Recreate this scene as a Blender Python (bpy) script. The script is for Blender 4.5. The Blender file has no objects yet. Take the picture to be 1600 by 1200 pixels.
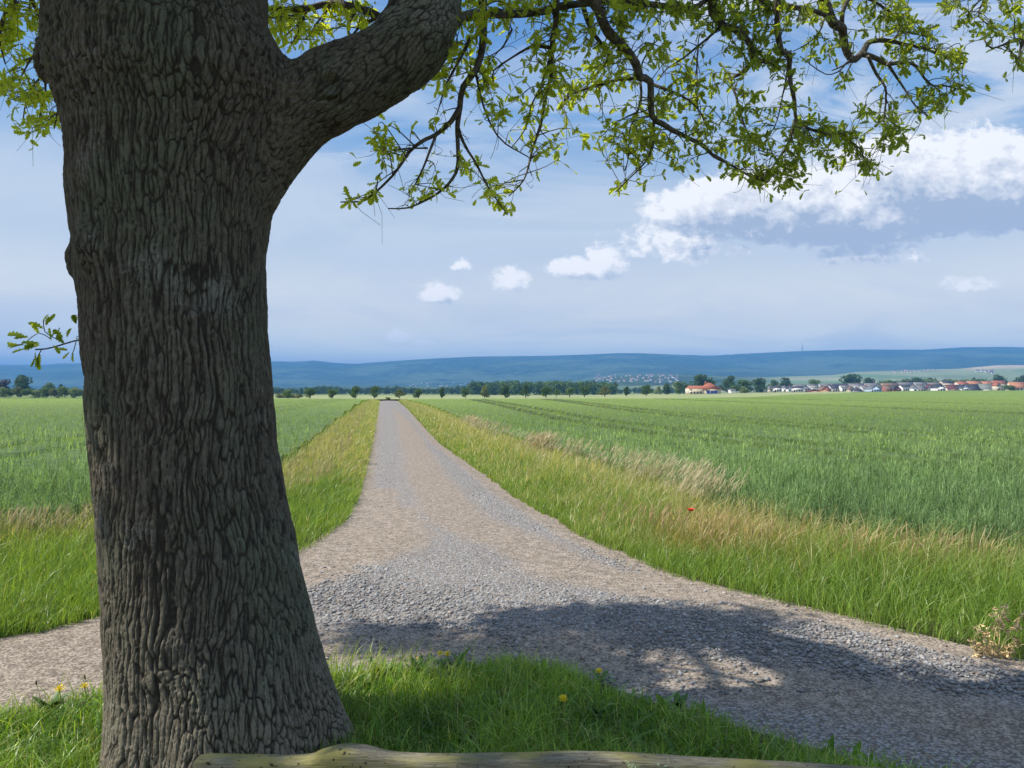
import bpy, math, random
import numpy as np
from math import radians, sin, cos, pi
random.seed(7); rng = np.random.default_rng(7)
scene = bpy.context.scene
col = scene.collection

# ------------------------------------------------------------ camera
F = 1180.0; HZ = 613.0; CAMZ = 1.7            # focal length and horizon in 1600x1200 pixels
cam_d = bpy.data.cameras.new('camera'); cam = bpy.data.objects.new('camera', cam_d); col.objects.link(cam)
cam_d.sensor_width = 36; cam_d.lens = 36 * F / 1600; cam_d.clip_start = 0.05; cam_d.clip_end = 30000
PITCH = math.atan((HZ - 600) / F)
cam.location = (0, 0, CAMZ); cam.rotation_euler = (radians(90) + PITCH, 0, 0)
scene.camera = cam

# ------------------------------------------------------------ light
SUN_EL = radians(48); SUN_AZ_AHEAD = radians(-5)        # sun stands to the left, a little behind the camera
sdir = np.array([-cos(SUN_EL) * cos(SUN_AZ_AHEAD), cos(SUN_EL) * sin(SUN_AZ_AHEAD), sin(SUN_EL)])
sl = bpy.data.lights.new('sun', 'SUN'); sl.energy = 4.6; sl.angle = radians(0.5); sl.color = (1.0, 0.94, 0.84)
so = bpy.data.objects.new('sun', sl); col.objects.link(so)
so.rotation_euler = (math.atan2(cos(SUN_EL), sin(SUN_EL)), 0, math.atan2(sdir[1], sdir[0]) + pi / 2)
scene.view_settings.view_transform = 'Standard'; scene.view_settings.look = 'None'
scene.view_settings.exposure = 0.42; scene.view_settings.gamma = 1.0
scene.cycles.use_denoising = True
scene.cycles.max_bounces = 8; scene.cycles.diffuse_bounces = 3; scene.cycles.transparent_max_bounces = 8
scene.cycles.volume_bounces = 0; scene.cycles.sample_clamp_indirect = 8

# ------------------------------------------------------------ world: sky texture plus clouds
class NT:
    def __init__(s, tree): s.t = tree; s.n = tree.nodes; s.l = tree.links
    def new(s, typ, **kw):
        nd = s.n.new(typ)
        for k, v in kw.items(): setattr(nd, k, v)
        return nd
    def put(s, sock, v):
        if hasattr(v, 'is_output') or isinstance(v, bpy.types.NodeSocket): s.l.new(v, sock)
        else: sock.default_value = v
    def math(s, op, a, b=None, c=None, clamp=False):
        nd = s.new('ShaderNodeMath', operation=op, use_clamp=clamp)
        for i, v in enumerate((a, b, c)):
            if v is not None: s.put(nd.inputs[i], v)
        return nd.outputs[0]
    def vmath(s, op, a, b=None):
        nd = s.new('ShaderNodeVectorMath', operation=op)
        s.put(nd.inputs[0], a)
        if b is not None: s.put(nd.inputs[1], b)
        return nd.outputs['Value'] if op == 'LENGTH' else nd.outputs[0]
    def mapr(s, v, a, b, c=0.0, d=1.0, smooth=True):
        nd = s.new('ShaderNodeMapRange'); nd.interpolation_type = 'SMOOTHSTEP' if smooth else 'LINEAR'
        s.put(nd.inputs[0], v)
        for i, q in enumerate((a, b, c, d)): nd.inputs[i + 1].default_value = q
        return nd.outputs[0]
    def noise(s, vec, scale, detail=4, rough=.55, dist=0.0):
        nd = s.new('ShaderNodeTexNoise'); s.put(nd.inputs['Vector'], vec)
        nd.inputs['Scale'].default_value = scale; nd.inputs['Detail'].default_value = detail
        nd.inputs['Roughness'].default_value = rough; nd.inputs['Distortion'].default_value = dist
        return nd.outputs[0]
    def voro(s, vec, scale, feature='F1', out='Distance'):
        nd = s.new('ShaderNodeTexVoronoi', feature=feature); s.put(nd.inputs['Vector'], vec)
        nd.inputs['Scale'].default_value = scale
        return nd.outputs[out]
    def mix(s, f, a, b):
        nd = s.new('ShaderNodeMix', data_type='RGBA'); s.put(nd.inputs[0], f)
        for i, v in ((6, a), (7, b)):
            if isinstance(v, tuple): v = (*v[:3], 1)
            s.put(nd.inputs[i], v)
        return nd.outputs[2]
    def comb(s, x, y, z):
        nd = s.new('ShaderNodeCombineXYZ')
        for i, v in enumerate((x, y, z)): s.put(nd.inputs[i], v)
        return nd.outputs[0]

def build_world():
    w = bpy.data.worlds.new("World"); scene.world = w; w.use_nodes = True
    t = w.node_tree; t.nodes.clear(); N = NT(t)
    out = N.new('ShaderNodeOutputWorld'); bg = N.new('ShaderNodeBackground')
    sky = N.new('ShaderNodeTexSky', sky_type='NISHITA'); sky.sun_disc = False
    sky.sun_elevation = SUN_EL; sky.sun_rotation = math.atan2(sdir[0], sdir[1])
    sky.altitude = 100; sky.air_density = 1.0; sky.dust_density = 1.2; sky.ozone_density = 1.5
    # cloud density group, on the direction's slope coordinates
    g = bpy.data.node_groups.new('cloud_density', 'ShaderNodeTree')
    g.interface.new_socket('P', in_out='INPUT', socket_type='NodeSocketVector')
    g.interface.new_socket('D', in_out='OUTPUT', socket_type='NodeSocketFloat')
    G = NT(g); gi = G.new('NodeGroupInput'); go = G.new('NodeGroupOutput'); P = gi.outputs[0]
    clouds = [(683, 461, 42, 22, .75), (797, 440, 36, 28, .72), (898, 420, 58, 24, .8), (952, 414, 48, 36, .95), (1050, 388, 118, 40, .7),
              (1090, 325, 95, 45, 1.3), (1180, 325, 170, 66, 1.6), (1300, 335, 230, 85, 1.9), (1520, 300, 290, 108, 2.0), (1400, 325, 360, 68, 1.35), (1460, 268, 130, 62, 1.6), (1340, 396, 110, 36, .62), (1525, 447, 50, 17, .55),
              (621, 529, 24, 12, .8), (662, 536, 20, 6, .7), (722, 415, 20, 12, .6), (30, 552, 90, 12, .5), (1135, 551, 30, 6, .6)]
    acc = None
    for cx, cy, rx, ry, gain in clouds:
        v = G.vmath('SUBTRACT', P, ((cx - 800) / F, (HZ - cy) / F, 0))
        v = G.vmath('MULTIPLY', v, (F / rx, F / ry, 0))
        sp = G.new('ShaderNodeSeparateXYZ'); G.put(sp.inputs[0], v)
        yy = G.math('MAXIMUM', sp.outputs[1], G.math('MULTIPLY', sp.outputs[1], -1.5))
        r = G.vmath('LENGTH', G.comb(sp.outputs[0], yy, 0.0))
        e = G.math('MULTIPLY', G.math('SUBTRACT', 1.0, G.math('MULTIPLY', r, r)), gain)
        acc = e if acc is None else G.math('MAXIMUM', acc, e)
    wv = G.vmath('MULTIPLY', P, (1.0, 1.35, 1.0))
    n1 = G.noise(wv, 15, 10, .62, .3)
    n2 = G.noise(wv, 55, 7, .62, .2)
    nn = G.math('ADD', G.math('MULTIPLY', G.math('SUBTRACT', n1, .5), 2.3), G.math('MULTIPLY', G.math('SUBTRACT', n2, .5), 1.9))
    acc = G.math('MAXIMUM', acc, -1.0)
    G.put(go.inputs[0], G.math('ADD', acc, nn))
    tc = N.new('ShaderNodeTexCoord'); sp = N.new('ShaderNodeSeparateXYZ'); N.put(sp.inputs[0], tc.outputs['Generated'])
    ys = N.math('MAXIMUM', sp.outputs[1], .12)
    Pw = N.comb(N.math('DIVIDE', sp.outputs[0], ys), N.math('DIVIDE', sp.outputs[2], ys), 0.0)
    def dens(v):
        nd = N.new('ShaderNodeGroup'); nd.node_tree = g; N.put(nd.inputs[0], v); return nd.outputs[0]
    D0 = dens(Pw); D1 = dens(N.vmath('ADD', Pw, (-.012, .016, 0))); D2 = dens(N.vmath('ADD', Pw, (-.02, .045, 0)))
    alpha = N.mapr(D0, -.04, .62)
    lit = N.math('ADD', .66, N.math('MULTIPLY', N.math('SUBTRACT', D0, D1), .85), clamp=True)
    lit = N.math('ADD', 1.02, N.math('MULTIPLY', N.math('SUBTRACT', D0, D1), .60)); lit = N.math('SUBTRACT', lit, N.math('MULTIPLY', N.mapr(D1, .0, 1.1), .42)); lit = N.math('SUBTRACT', lit, N.math('MULTIPLY', N.mapr(D2, .0, 2.6), .85))
    lit = N.math('ADD', lit, N.math('MULTIPLY', N.math('SUBTRACT', N.noise(Pw, 13, 9, .62, .5), .5), 1.25), clamp=True)
    ccol = N.mix(lit, (.34, .395, .50), (.90, .88, .86))
    # sky light: horizon glow to deeper blue, with a thin high veil
    hor = N.math('SQRT', N.math('ADD', N.math('MULTIPLY', sp.outputs[0], sp.outputs[0]), N.math('MULTIPLY', sp.outputs[1], sp.outputs[1])))
    el = N.math('DIVIDE', sp.outputs[2], N.math('MAXIMUM', hor, .05))
    cr = N.new('ShaderNodeValToRGB'); cr.color_ramp.interpolation = 'EASE'; N.put(cr.inputs[0], el); e_ = cr.color_ramp.elements
    stops = [(0.0, (1.05, .97, .86)), (.05, (1.28, 1.20, .90)), (.10, (.98, .90, .73)), (.20, (.56, .61, .64)), (.36, (.16, .32, .57)), (.50, (.095, .24, .53)), (1.0, (.08, .18, .42))]
    e_[0].position, e_[0].color = 0.0, (*stops[0][1], 1); e_[1].position, e_[1].color = 1.0, (*stops[-1][1], 1)
    for p_, c_ in stops[1:-1]: q_ = e_.new(p_); q_.color = (*c_, 1)
    skyc = N.mix(.2, cr.outputs[0], N.vmath('MULTIPLY', sky.outputs[0], (SKY, SKY, SKY)))
    wv = N.vmath('MULTIPLY', Pw, (1.0, 4.2, 1.0))
    c1 = N.noise(wv, 2.6, 9, .62, .9); c2 = N.noise(N.vmath('ADD', wv, (3.1, 1.7, 0)), 1.0, 3, .5, .3)
    veil = N.math('MULTIPLY', N.mapr(c1, .38, .60), N.mapr(c2, .30, .58))
    base = N.mix(N.math('MULTIPLY', veil, .9), skyc, N.mix(.5, N.vmath('MAXIMUM', skyc, (.56, .61, .67)), (.58, .62, .68)))
    colr = N.mix(N.math('MULTIPLY', alpha, .94), base, N.vmath('MULTIPLY', ccol, N.comb(N.mapr(el, .30, .05, 1, 1.18), N.mapr(el, .30, .05, 1, 1.14), N.mapr(el, .30, .05, 1, 1.08))))
    bg.inputs[1].default_value = 1.0
    N.put(bg.inputs[0], colr); N.l.new(bg.outputs[0], out.inputs[0])
SKY = 0.115
build_world()

# ------------------------------------------------------------ helpers
cP, sP = cos(PITCH), sin(PITCH)
def ray(x, y):
    a = (x - 800) / F; b = (600 - y) / F           # camera space (a, b, forward 1)
    return np.array([a, cP - b * sP, b * cP + sP])
def at(x, y, d):                                    # point seen at pixel (x, y) at world depth Y = d
    r = ray(x, y); return np.array([0, 0, CAMZ]) + r * (d / r[1])
def gp(x, y, z=0.0):
    r = ray(x, y); k = (z - CAMZ) / r[2]; return np.array([0, 0, CAMZ]) + r * k
def proj(P):
    P = np.asarray(P, float); X, Y, Z = P[..., 0], P[..., 1], P[..., 2] - CAMZ
    fw = Y * cP + Z * sP; up = -Y * sP + Z * cP; fw = np.where(fw < .05, .05, fw)
    return 800 + X / fw * F, 600 - up / fw * F

def mesh_np(name, V, faces, mat=None, parent=None, attrs=None, smooth=False, mats=None, midx=None):
    me = bpy.data.meshes.new(name); V = np.asarray(V, np.float32)
    faces = [np.asarray(f, np.int32) for f in faces if len(f)]
    me.vertices.add(len(V)); me.vertices.foreach_set('co', V.ravel())
    loops = np.concatenate([f.ravel() for f in faces]); me.loops.add(len(loops)); me.loops.foreach_set('vertex_index', loops)
    tot = np.concatenate([np.full(len(f), f.shape[1], np.int32) for f in faces])
    st = np.concatenate([[0], np.cumsum(tot)[:-1]]).astype(np.int32)
    me.polygons.add(len(tot)); me.polygons.foreach_set('loop_start', st)
    if smooth: me.polygons.foreach_set('use_smooth', np.ones(len(tot), bool))
    if mats:
        for m in mats: me.materials.append(m)
        if midx is not None: me.polygons.foreach_set('material_index', np.asarray(midx, np.int32))
    elif mat: me.materials.append(mat)
    for k, a in (attrs or {}).items():
        a = np.asarray(a, np.float32)
        if a.ndim == 2:
            at_ = me.attributes.new(k, 'FLOAT_COLOR', 'POINT'); a4 = np.ones((len(a), 4), np.float32); a4[:, :a.shape[1]] = a
            at_.data.foreach_set('color', a4.ravel())
        else:
            at_ = me.attributes.new(k, 'FLOAT', 'POINT'); at_.data.foreach_set('value', a)
    me.update(calc_edges=True)
    o = bpy.data.objects.new(name, me); col.objects.link(o)
    if parent: o.parent = parent
    return o
def tag(o, label=None, cat=None, group=None, kind=None):
    for k, v in (('label', label), ('category', cat), ('group', group), ('kind', kind)):
        if v: o[k] = v
    return o
def empty(name, loc, label=None, cat=None, group=None, rz=0):
    o = bpy.data.objects.new(name, None); o.location = loc; o.rotation_euler[2] = rz; o.empty_display_size = .2
    col.objects.link(o); return tag(o, label, cat, group)
class MB:                                           # small mesh builder
    def __init__(s): s.v = []; s.f = {3: [], 4: []}; s.n = 0
    def add(s, V, fs):
        V = np.asarray(V, float); 
        for f in fs: s.f[len(f)].append([i + s.n for i in f])
        s.v.append(V); s.n += len(V)
    def box(s, c, size, M=None):
        x, y, z = [q / 2 for q in size]
        V = np.array([[i, j, k] for k in (-z, z) for j in (-y, y) for i in (-x, x)])
        if M is not None: V = V @ np.asarray(M).T
        s.add(V + np.asarray(c), [(0, 2, 3, 1), (4, 5, 7, 6), (0, 1, 5, 4), (2, 6, 7, 3), (0, 4, 6, 2), (1, 3, 7, 5)])
    def tube(s, P, R, n=6, cap=True):
        V, Fc = tube_np(P, R, n); s.add(V, [tuple(f) for f in Fc])
        if cap:
            k = s.n - len(V); c0 = s.n; s.v.append(np.array([P[0], P[-1]], float)); s.n += 2
            m = len(P)
            for i in range(n):
                s.f[3].append([c0, k + (i + 1) % n, k + i]); s.f[3].append([c0 + 1, k + (m - 1) * n + i, k + (m - 1) * n + (i + 1) % n])
    def build(s, name, mat, parent=None, smooth=False, attrs=None):
        return mesh_np(name, np.concatenate(s.v), [s.f[3], s.f[4]], mat, parent, attrs, smooth)
def tube_np(P, R, n=6):
    P = np.asarray(P, float); R = np.broadcast_to(np.asarray(R, float), (len(P),))
    T = np.gradient(P, axis=0); T /= np.linalg.norm(T, axis=1)[:, None] + 1e-9
    ref = np.array([0, 0, 1.]) if abs(T[0][2]) < .9 else np.array([1., 0, 0])
    a = np.linspace(0, 2 * pi, n, endpoint=False); V = []
    for i in range(len(P)):
        u = np.cross(ref, T[i]); nu = np.linalg.norm(u)
        if nu < 1e-3: u = np.array([1., 0, 0])
        else: u /= nu
        w = np.cross(T[i], u); ref = w if abs(np.dot(w, T[i])) < .9 else ref
        V.append(P[i] + R[i] * (np.cos(a)[:, None] * u + np.sin(a)[:, None] * w))
        ref = w
        # keep frame: next u from w x T
        ref = w
    V = np.concatenate(V); m = len(P); i = np.arange(n); Fc = []
    for k in range(m - 1):
        Fc.append(np.stack([k * n + i, k * n + (i + 1) % n, (k + 1) * n + (i + 1) % n, (k + 1) * n + i], 1))
    return V, np.concatenate(Fc)
def smooth_line(P, step=.05):
    P = np.asarray(P, float)
    if len(P) == 2: 
        k = max(2, int(np.linalg.norm(P[1] - P[0]) / step) + 1); t = np.linspace(0, 1, k)[:, None]; return P[0] * (1 - t) + P[1] * t
    Q = np.concatenate([[2 * P[0] - P[1]], P, [2 * P[-1] - P[-2]]]); out = []
    for i in range(1, len(Q) - 2):
        k = max(2, int(np.linalg.norm(Q[i + 1] - Q[i]) / step)); t = np.linspace(0, 1, k, endpoint=False)[:, None]
        out.append(.5 * (2 * Q[i] + (Q[i + 1] - Q[i - 1]) * t + (2 * Q[i - 1] - 5 * Q[i] + 4 * Q[i + 1] - Q[i + 2]) * t ** 2 + (3 * Q[i] - Q[i - 1] - 3 * Q[i + 1] + Q[i + 2]) * t ** 3))
    out.append(P[-1:]); return np.concatenate(out)
# numpy noise
def hsh(i, j, k, s=0):
    h = (i.astype(np.int64) * 374761393 + j.astype(np.int64) * 668265263 + k.astype(np.int64) * 2147483647 + s * 974634777) & 0xffffffff
    h = ((h ^ (h >> 13)) * 1274126177) & 0xffffffff; h = ((h ^ (h >> 16)) * 2246822519) & 0xffffffff
    return ((h ^ (h >> 15)) & 0xffffff) / float(0xffffff)
def vnoise(P, s=0):
    P = np.asarray(P, float); I = np.floor(P); f = P - I; f = f * f * (3 - 2 * f); I = I.astype(int); r = 0
    for a in (0, 1):
        for b in (0, 1):
            for c in (0, 1):
                w = (f[:, 0] if a else 1 - f[:, 0]) * (f[:, 1] if b else 1 - f[:, 1]) * (f[:, 2] if c else 1 - f[:, 2])
                r = r + w * hsh(I[:, 0] + a, I[:, 1] + b, I[:, 2] + c, s)
    return r
def fbm(P, o=4, s=0):
    r = 0; a = .5; t = 0; P = np.asarray(P, float)
    for i in range(o): r = r + a * vnoise(P, s + i); t += a; a *= .5; P = P * 2.03 + 11.3
    return r / t
def n2(x, y, sc, o=3, s=0):
    return fbm(np.stack([x * sc, y * sc, np.zeros_like(x)], 1), o, s)
def voro3(P, s=0):
    I = np.floor(P).astype(int); d1 = np.full(len(P), 9.); d2 = np.full(len(P), 9.); idv = np.zeros(len(P))
    for a in (-1, 0, 1):
        for b in (-1, 0, 1):
            for c in (-1, 0, 1):
                x, y, z = I[:, 0] + a, I[:, 1] + b, I[:, 2] + c
                q = np.stack([x + hsh(x, y, z, s), y + hsh(x, y, z, s + 1), z + hsh(x, y, z, s + 2)], 1)
                d = np.linalg.norm(P - q, axis=1); m = d < d1
                d2 = np.where(m, d1, np.minimum(d2, d)); idv = np.where(m, hsh(x, y, z, s + 3), idv); d1 = np.where(m, d, d1)
    return d1, d2, idv
def sst(x, a, b):
    t = np.clip((x - a) / (b - a), 0, 1); return t * t * (3 - 2 * t)
def in_poly(x, y, poly):
    r = np.zeros(len(x), bool); n = len(poly); j = n - 1
    for i in range(n):
        xi, yi = poly[i]; xj, yj = poly[j]
        c = ((yi > y) != (yj > y)) & (x < (xj - xi) * (y - yi) / (yj - yi + 1e-12) + xi); r ^= c; j = i
    return r
def dist_line(x, y, L):
    d = np.full(len(x), 1e9); L = np.asarray(L, float)
    for a, b in zip(L[:-1], L[1:]):
        v = b - a; t = np.clip(((x - a[0]) * v[0] + (y - a[1]) * v[1]) / (v @ v), 0, 1)
        d = np.minimum(d, np.hypot(x - a[0] - t * v[0], y - a[1] - t * v[1]))
    return d

# ------------------------------------------------------------ materials
def mat(name, f, disp=False):
    m = bpy.data.materials.new(name); m.use_nodes = True; t = m.node_tree; t.nodes.clear(); N = NT(t)
    out = N.new('ShaderNodeOutputMaterial'); sh = f(N); N.l.new(sh, out.inputs[0]); return m
def pr(N, color, rough=.8, normal=None, spec=.3):
    b = N.new('ShaderNodeBsdfPrincipled')
    if isinstance(color, tuple): color = (*color[:3], 1)
    N.put(b.inputs['Base Color'], color); N.put(b.inputs['Roughness'], rough); b.inputs['Specular IOR Level'].default_value = spec
    if normal is not None: N.put(b.inputs['Normal'], normal)
    return b.outputs[0]
def bump(N, h, dist=.01, strength=1.0):
    b = N.new('ShaderNodeBump'); b.inputs['Distance'].default_value = dist; b.inputs['Strength'].default_value = strength
    N.put(b.inputs['Height'], h); return b.outputs[0]
def obj_co(N): return N.new('ShaderNodeTexCoord').outputs['Object']
def pos(N): return N.new('ShaderNodeNewGeometry').outputs['Position']
def attr(N, nm, out='Color'): 
    a = N.new('ShaderNodeAttribute'); a.attribute_name = nm; return a.outputs[out]
def leafy(trans=.4, rough=.55, spec=.35, tint=(1.25, 1.15, .5)):
    def f(N):
        c = attr(N, 'col')
        a = pr(N, c, rough, None, spec)
        tr = N.new('ShaderNodeBsdfTranslucent'); N.put(tr.inputs[0], N.vmath('MULTIPLY', c, tint))
        mx = N.new('ShaderNodeMixShader'); mx.inputs[0].default_value = trans
        N.l.new(a, mx.inputs[1]); N.l.new(tr.outputs[0], mx.inputs[2]); return mx.outputs[0]
    return f
M = {}
M['oak_leaf'] = mat('oak_leaf', leafy(.60, .45, .45, (2.3, 2.1, .45)))
M['blade'] = mat('grass_blade', leafy(.42, .38, .5, (1.5, 1.4, .5)))
def wheat_m(N):
    p = pos(N); v = N.math('ADD', N.math('MULTIPLY', N.noise(p, 2.2, 4, .6), .6), N.math('MULTIPLY', N.noise(p, 11, 3, .6), .8))
    c = N.mix(N.mapr(v, .50, .92), N.vmath('MULTIPLY', attr(N, 'col'), (.52, .56, .55)), N.vmath('MULTIPLY', attr(N, 'col'), (1.25, 1.2, 1.15)))
    a = pr(N, c, .5, bump(N, v, .12, .6), .35); tr = N.new('ShaderNodeBsdfTranslucent'); N.put(tr.inputs[0], N.vmath('MULTIPLY', c, (1.25, 1.25, .7)))
    mx = N.new('ShaderNodeMixShader'); mx.inputs[0].default_value = .42; N.l.new(a, mx.inputs[1]); N.l.new(tr.outputs[0], mx.inputs[2]); return mx.outputs[0]
M['wheat'] = mat('wheat', wheat_m)
M['dry'] = mat('dry_stem', leafy(.3, .7, .2, (1.2, 1.1, .8)))
def solid(name, c, rough=.7, var=.25, sc=8):
    def f(N):
        n = N.noise(obj_co(N), sc, 4)
        return pr(N, N.mix(N.mapr(n, .3, .7), tuple(q * (1 - var) for q in c), tuple(min(1, q * (1 + var)) for q in c)), rough)
    return mat(name, f)
def bark(N):
    p = pos(N); fs = attr(N, 'fis', 'Fac'); idv = attr(N, 'pid', 'Fac')
    n1 = N.noise(N.vmath('MULTIPLY', p, (1, 1, .5)), 60, 6, .65); n2_ = N.noise(p, 1.6, 4); n3 = N.noise(N.vmath('MULTIPLY', p, (1, 1, 2.2)), 30, 6, .65)
    plate = N.mix(idv, (.165, .145, .106), (.215, .19, .145))
    plate = N.mix(N.mapr(n1, .3, .75), N.vmath('MULTIPLY', plate, (.55, .55, .55)), plate)
    plate = N.mix(N.math('MULTIPLY', N.mapr(n2_, .45, .66), .5), plate, (.13, .165, .105))       # algae film
    lich = N.mapr(N.math('ADD', N.math('MULTIPLY', N.noise(p, 3.2, 3), .7), N.math('MULTIPLY', n3, .45)), .72, .80)
    plate = N.mix(N.math('MULTIPLY', lich, .55), plate, (.30, .32, .12))
    grey = N.mapr(N.math('ADD', N.noise(p, 2.1, 3), N.math('MULTIPLY', n3, .3)), .76, .86)
    plate = N.mix(N.math('MULTIPLY', grey, .3), plate, (.40, .40, .37))
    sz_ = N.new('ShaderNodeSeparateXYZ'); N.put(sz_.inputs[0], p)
    sunlit_foot = N.math('MULTIPLY', N.mapr(N.math('ADD', sz_.outputs[2], N.math('MULTIPLY', n3, .8)), 1.25, .55), .34)
    plate = N.mix(sunlit_foot, plate, (.46, .385, .30))      # paler trunk foot: sunlight painted into the bark colour by height
    c = N.mix(fs, (.040, .034, .027), plate)
    fl = N.noise(p, 260, 4, .7); c = N.mix(N.math('MULTIPLY', N.mapr(fl, .60, .72), .5), c, (.42, .42, .37))
    hb = N.math('ADD', N.math('ADD', n1, N.math('MULTIPLY', n3, 1.1)), N.math('MULTIPLY', fl, .2))
    return pr(N, c, .95, bump(N, hb, .0055, 1.0), .12)
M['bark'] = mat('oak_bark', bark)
def thin_bark(N):
    p = pos(N); n = N.noise(p, 35, 5, .6)
    return pr(N, N.mix(N.mapr(n, .3, .7), (.06, .052, .04), (.17, .155, .125)), .9, bump(N, n, .006), .15)
M['twig'] = mat('twig_bark', thin_bark)
def soil(N):
    p = pos(N); n = N.noise(p, 3, 8, .65); n1 = N.noise(p, 40, 4)
    c = N.mix(N.mapr(n, .35, .65), (.045, .05, .022), (.11, .10, .055))
    return pr(N, c, .95, bump(N, n1, .02), .1)
M['soil'] = mat('soil', soil)
def far_ground(N):
    p = pos(N); v = N.voro(N.vmath('MULTIPLY', p, (1.0, .4, 1)), .004, 'F1', 'Color')
    s = N.new('ShaderNodeSeparateColor'); N.put(s.inputs[0], v)
    c = N.mix(s.outputs[0], (.14, .20, .06), (.28, .29, .13)); c = N.mix(N.mapr(N.noise(p, .05, 6), .3, .7), c, (.16, .22, .07))
    return pr(N, c, .95, None, .05)
M['far_ground'] = mat('far_fields', far_ground)
def pale_crop(N):
    p = pos(N); n = N.noise(p, .06, 6, .6)
    c = N.mix(N.mapr(n, .35, .65), (.26, .31, .13), (.36, .38, .20))
    return pr(N, c, .95, bump(N, N.noise(p, 2, 4), .2), .05)
M['pale_crop'] = mat('pale_crop', pale_crop)
def gravel(N):
    p = pos(N); tan = attr(N, 'tan', 'Fac')
    v = N.new('ShaderNodeTexVoronoi'); N.put(v.inputs['Vector'], p); v.inputs['Scale'].default_value = 62
    sc = N.new('ShaderNodeSeparateColor'); N.put(sc.inputs[0], v.outputs['Color'])
    v2 = N.voro(p, 150)
    g = N.mix(sc.outputs[0], (.21, .205, .20), (.48, .465, .45)); g = N.mix(N.mapr(sc.outputs[1], .6, 1), g, (.33, .25, .18))
    fine = N.noise(p, 120, 5, .7); med = N.noise(p, 2.2, 6, .65)
    dirt = N.mix(N.mapr(fine, .3, .7), (.40, .33, .26), (.56, .475, .39))
    dirt = N.mix(N.mapr(N.noise(p, 14, 5, .7), .35, .65), dirt, (.26, .21, .16))
    tf = N.math('ADD', tan, N.math('MULTIPLY', N.math('SUBTRACT', med, .5), 1.0))
    tf = N.mapr(tf, .12, .80)
    c = N.mix(tf, g, dirt)
    c = N.mix(N.math('MULTIPLY', N.mapr(v.outputs['Distance'], .35, .75), .75), c, (.10, .085, .07))
    h = N.math('SUBTRACT', N.math('MULTIPLY', v.outputs['Distance'], -1.0), N.math('MULTIPLY', v2, .35))
    h = N.math('ADD', N.math('MULTIPLY', h, N.math('SUBTRACT', 1.1, N.math('MULTIPLY', tf, .85))), N.math('MULTIPLY', fine, .3))
    return pr(N, c, .92, bump(N, h, .008, .9), .2)
M['gravel'] = mat('gravel', gravel)
M['stone'] = mat('stones', lambda N: pr(N, N.mix(N.mapr(N.noise(pos(N), 90, 3), .3, .7), N.vmath('MULTIPLY', attr(N, 'col'), (.75, .75, .75)), attr(N, 'col')), .85, None, .25))
def weathered(N):
    p = obj_co(N); n = N.noise(N.vmath('MULTIPLY', p, (1.2, 16, 16)), 12, 9, .72, .8); m = N.noise(N.vmath('MULTIPLY', p, (1, 2, 2)), 4.5, 4)
    c = N.mix(N.mapr(n, .3, .7), (.16, .145, .11), (.52, .47, .34))
    c = N.mix(N.math('MULTIPLY', N.mapr(m, .42, .62), .75), c, (.50, .46, .13))
    c = N.mix(N.mapr(N.noise(p, 70, 3), .62, .72), c, (.07, .065, .04))
    return pr(N, c, .85, bump(N, n, .012), .15)
M['wood'] = mat('weathered_wood', weathered)

# ------------------------------------------------------------ ground plan (metres; camera at the origin looking along +Y)
LEFT_EDGE = [(-9, -3), (-6.9, 1.0), (-4.6, 4.0), (-3.46, 5.1), (-3.05, 5.6), (-2.5, 6.7), (-2.2, 7.7), (-2.12, 8.5), (-2.15, 9.9), (-2.4, 11.9), (-3.36, 17.6), (-5.4, 29.5), (-13.1, 74), (-26, 150)]
RIGHT_EDGE = [(9, -1), (6.4, 1.5), (4.3, 3.5), (3.17, 4.7), (2.72, 5.3), (2.29, 5.85), (1.76, 6.5), (1.46, 6.9), (1.09, 7.93), (.79, 8.76), (.46, 10.2), (-.06, 12.4), (-.78, 16.4), (-2.35, 24.5), (-10.2, 74), (-23, 150)]
NEAR_GRASS = [(-9, -3), (-5.5, 1.2), (-3.6, 3.05), (-2.77, 3.85), (-2.3, 4.2), (-1.8, 4.45), (-1.09, 4.55), (-.5, 4.55), (.04, 4.72), (.35, 4.55), (.72, 4.15), (1.4, 3.6), (1.8, 3.3), (2.8, 2.5), (4.4, .8), (6.5, -3)]
WHEAT_R = [(9.5, 5.0), (5.6, 6.2), (4.6, 6.85), (3.9, 7.3), (2.9, 8.1), (2.5, 9.2), (2.25, 11.0), (1.7, 13.5), (.85, 17.1), (-.75, 24.5), (-8.6, 74), (-19.4, 133)]
WHEAT_L = [(-40, 8.7), (-12, 8.4), (-7, 8.2), (-5.2, 8.5), (-4.0, 10.0), (-3.9, 12.2), (-4.75, 17.6), (-6.9, 29.5), (-14.9, 74), (-26.3, 140)]
def lerp_edge(L, Y):
    L = np.array(L); return np.interp(Y, L[:, 1], L[:, 0])
def rise(x, y):                                     # the ground lifts slightly towards the village on the right
    d = np.hypot(x, y)
    return sst(d, 130, 560) * (sst(x / np.maximum(y, 1), .05, .6) * 2.2 + .1) - .9 * sst(d, 150, 300) * (1 - sst(x / np.maximum(y, 1), .0, .35)) * sst(-d, -1500, -600)

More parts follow.
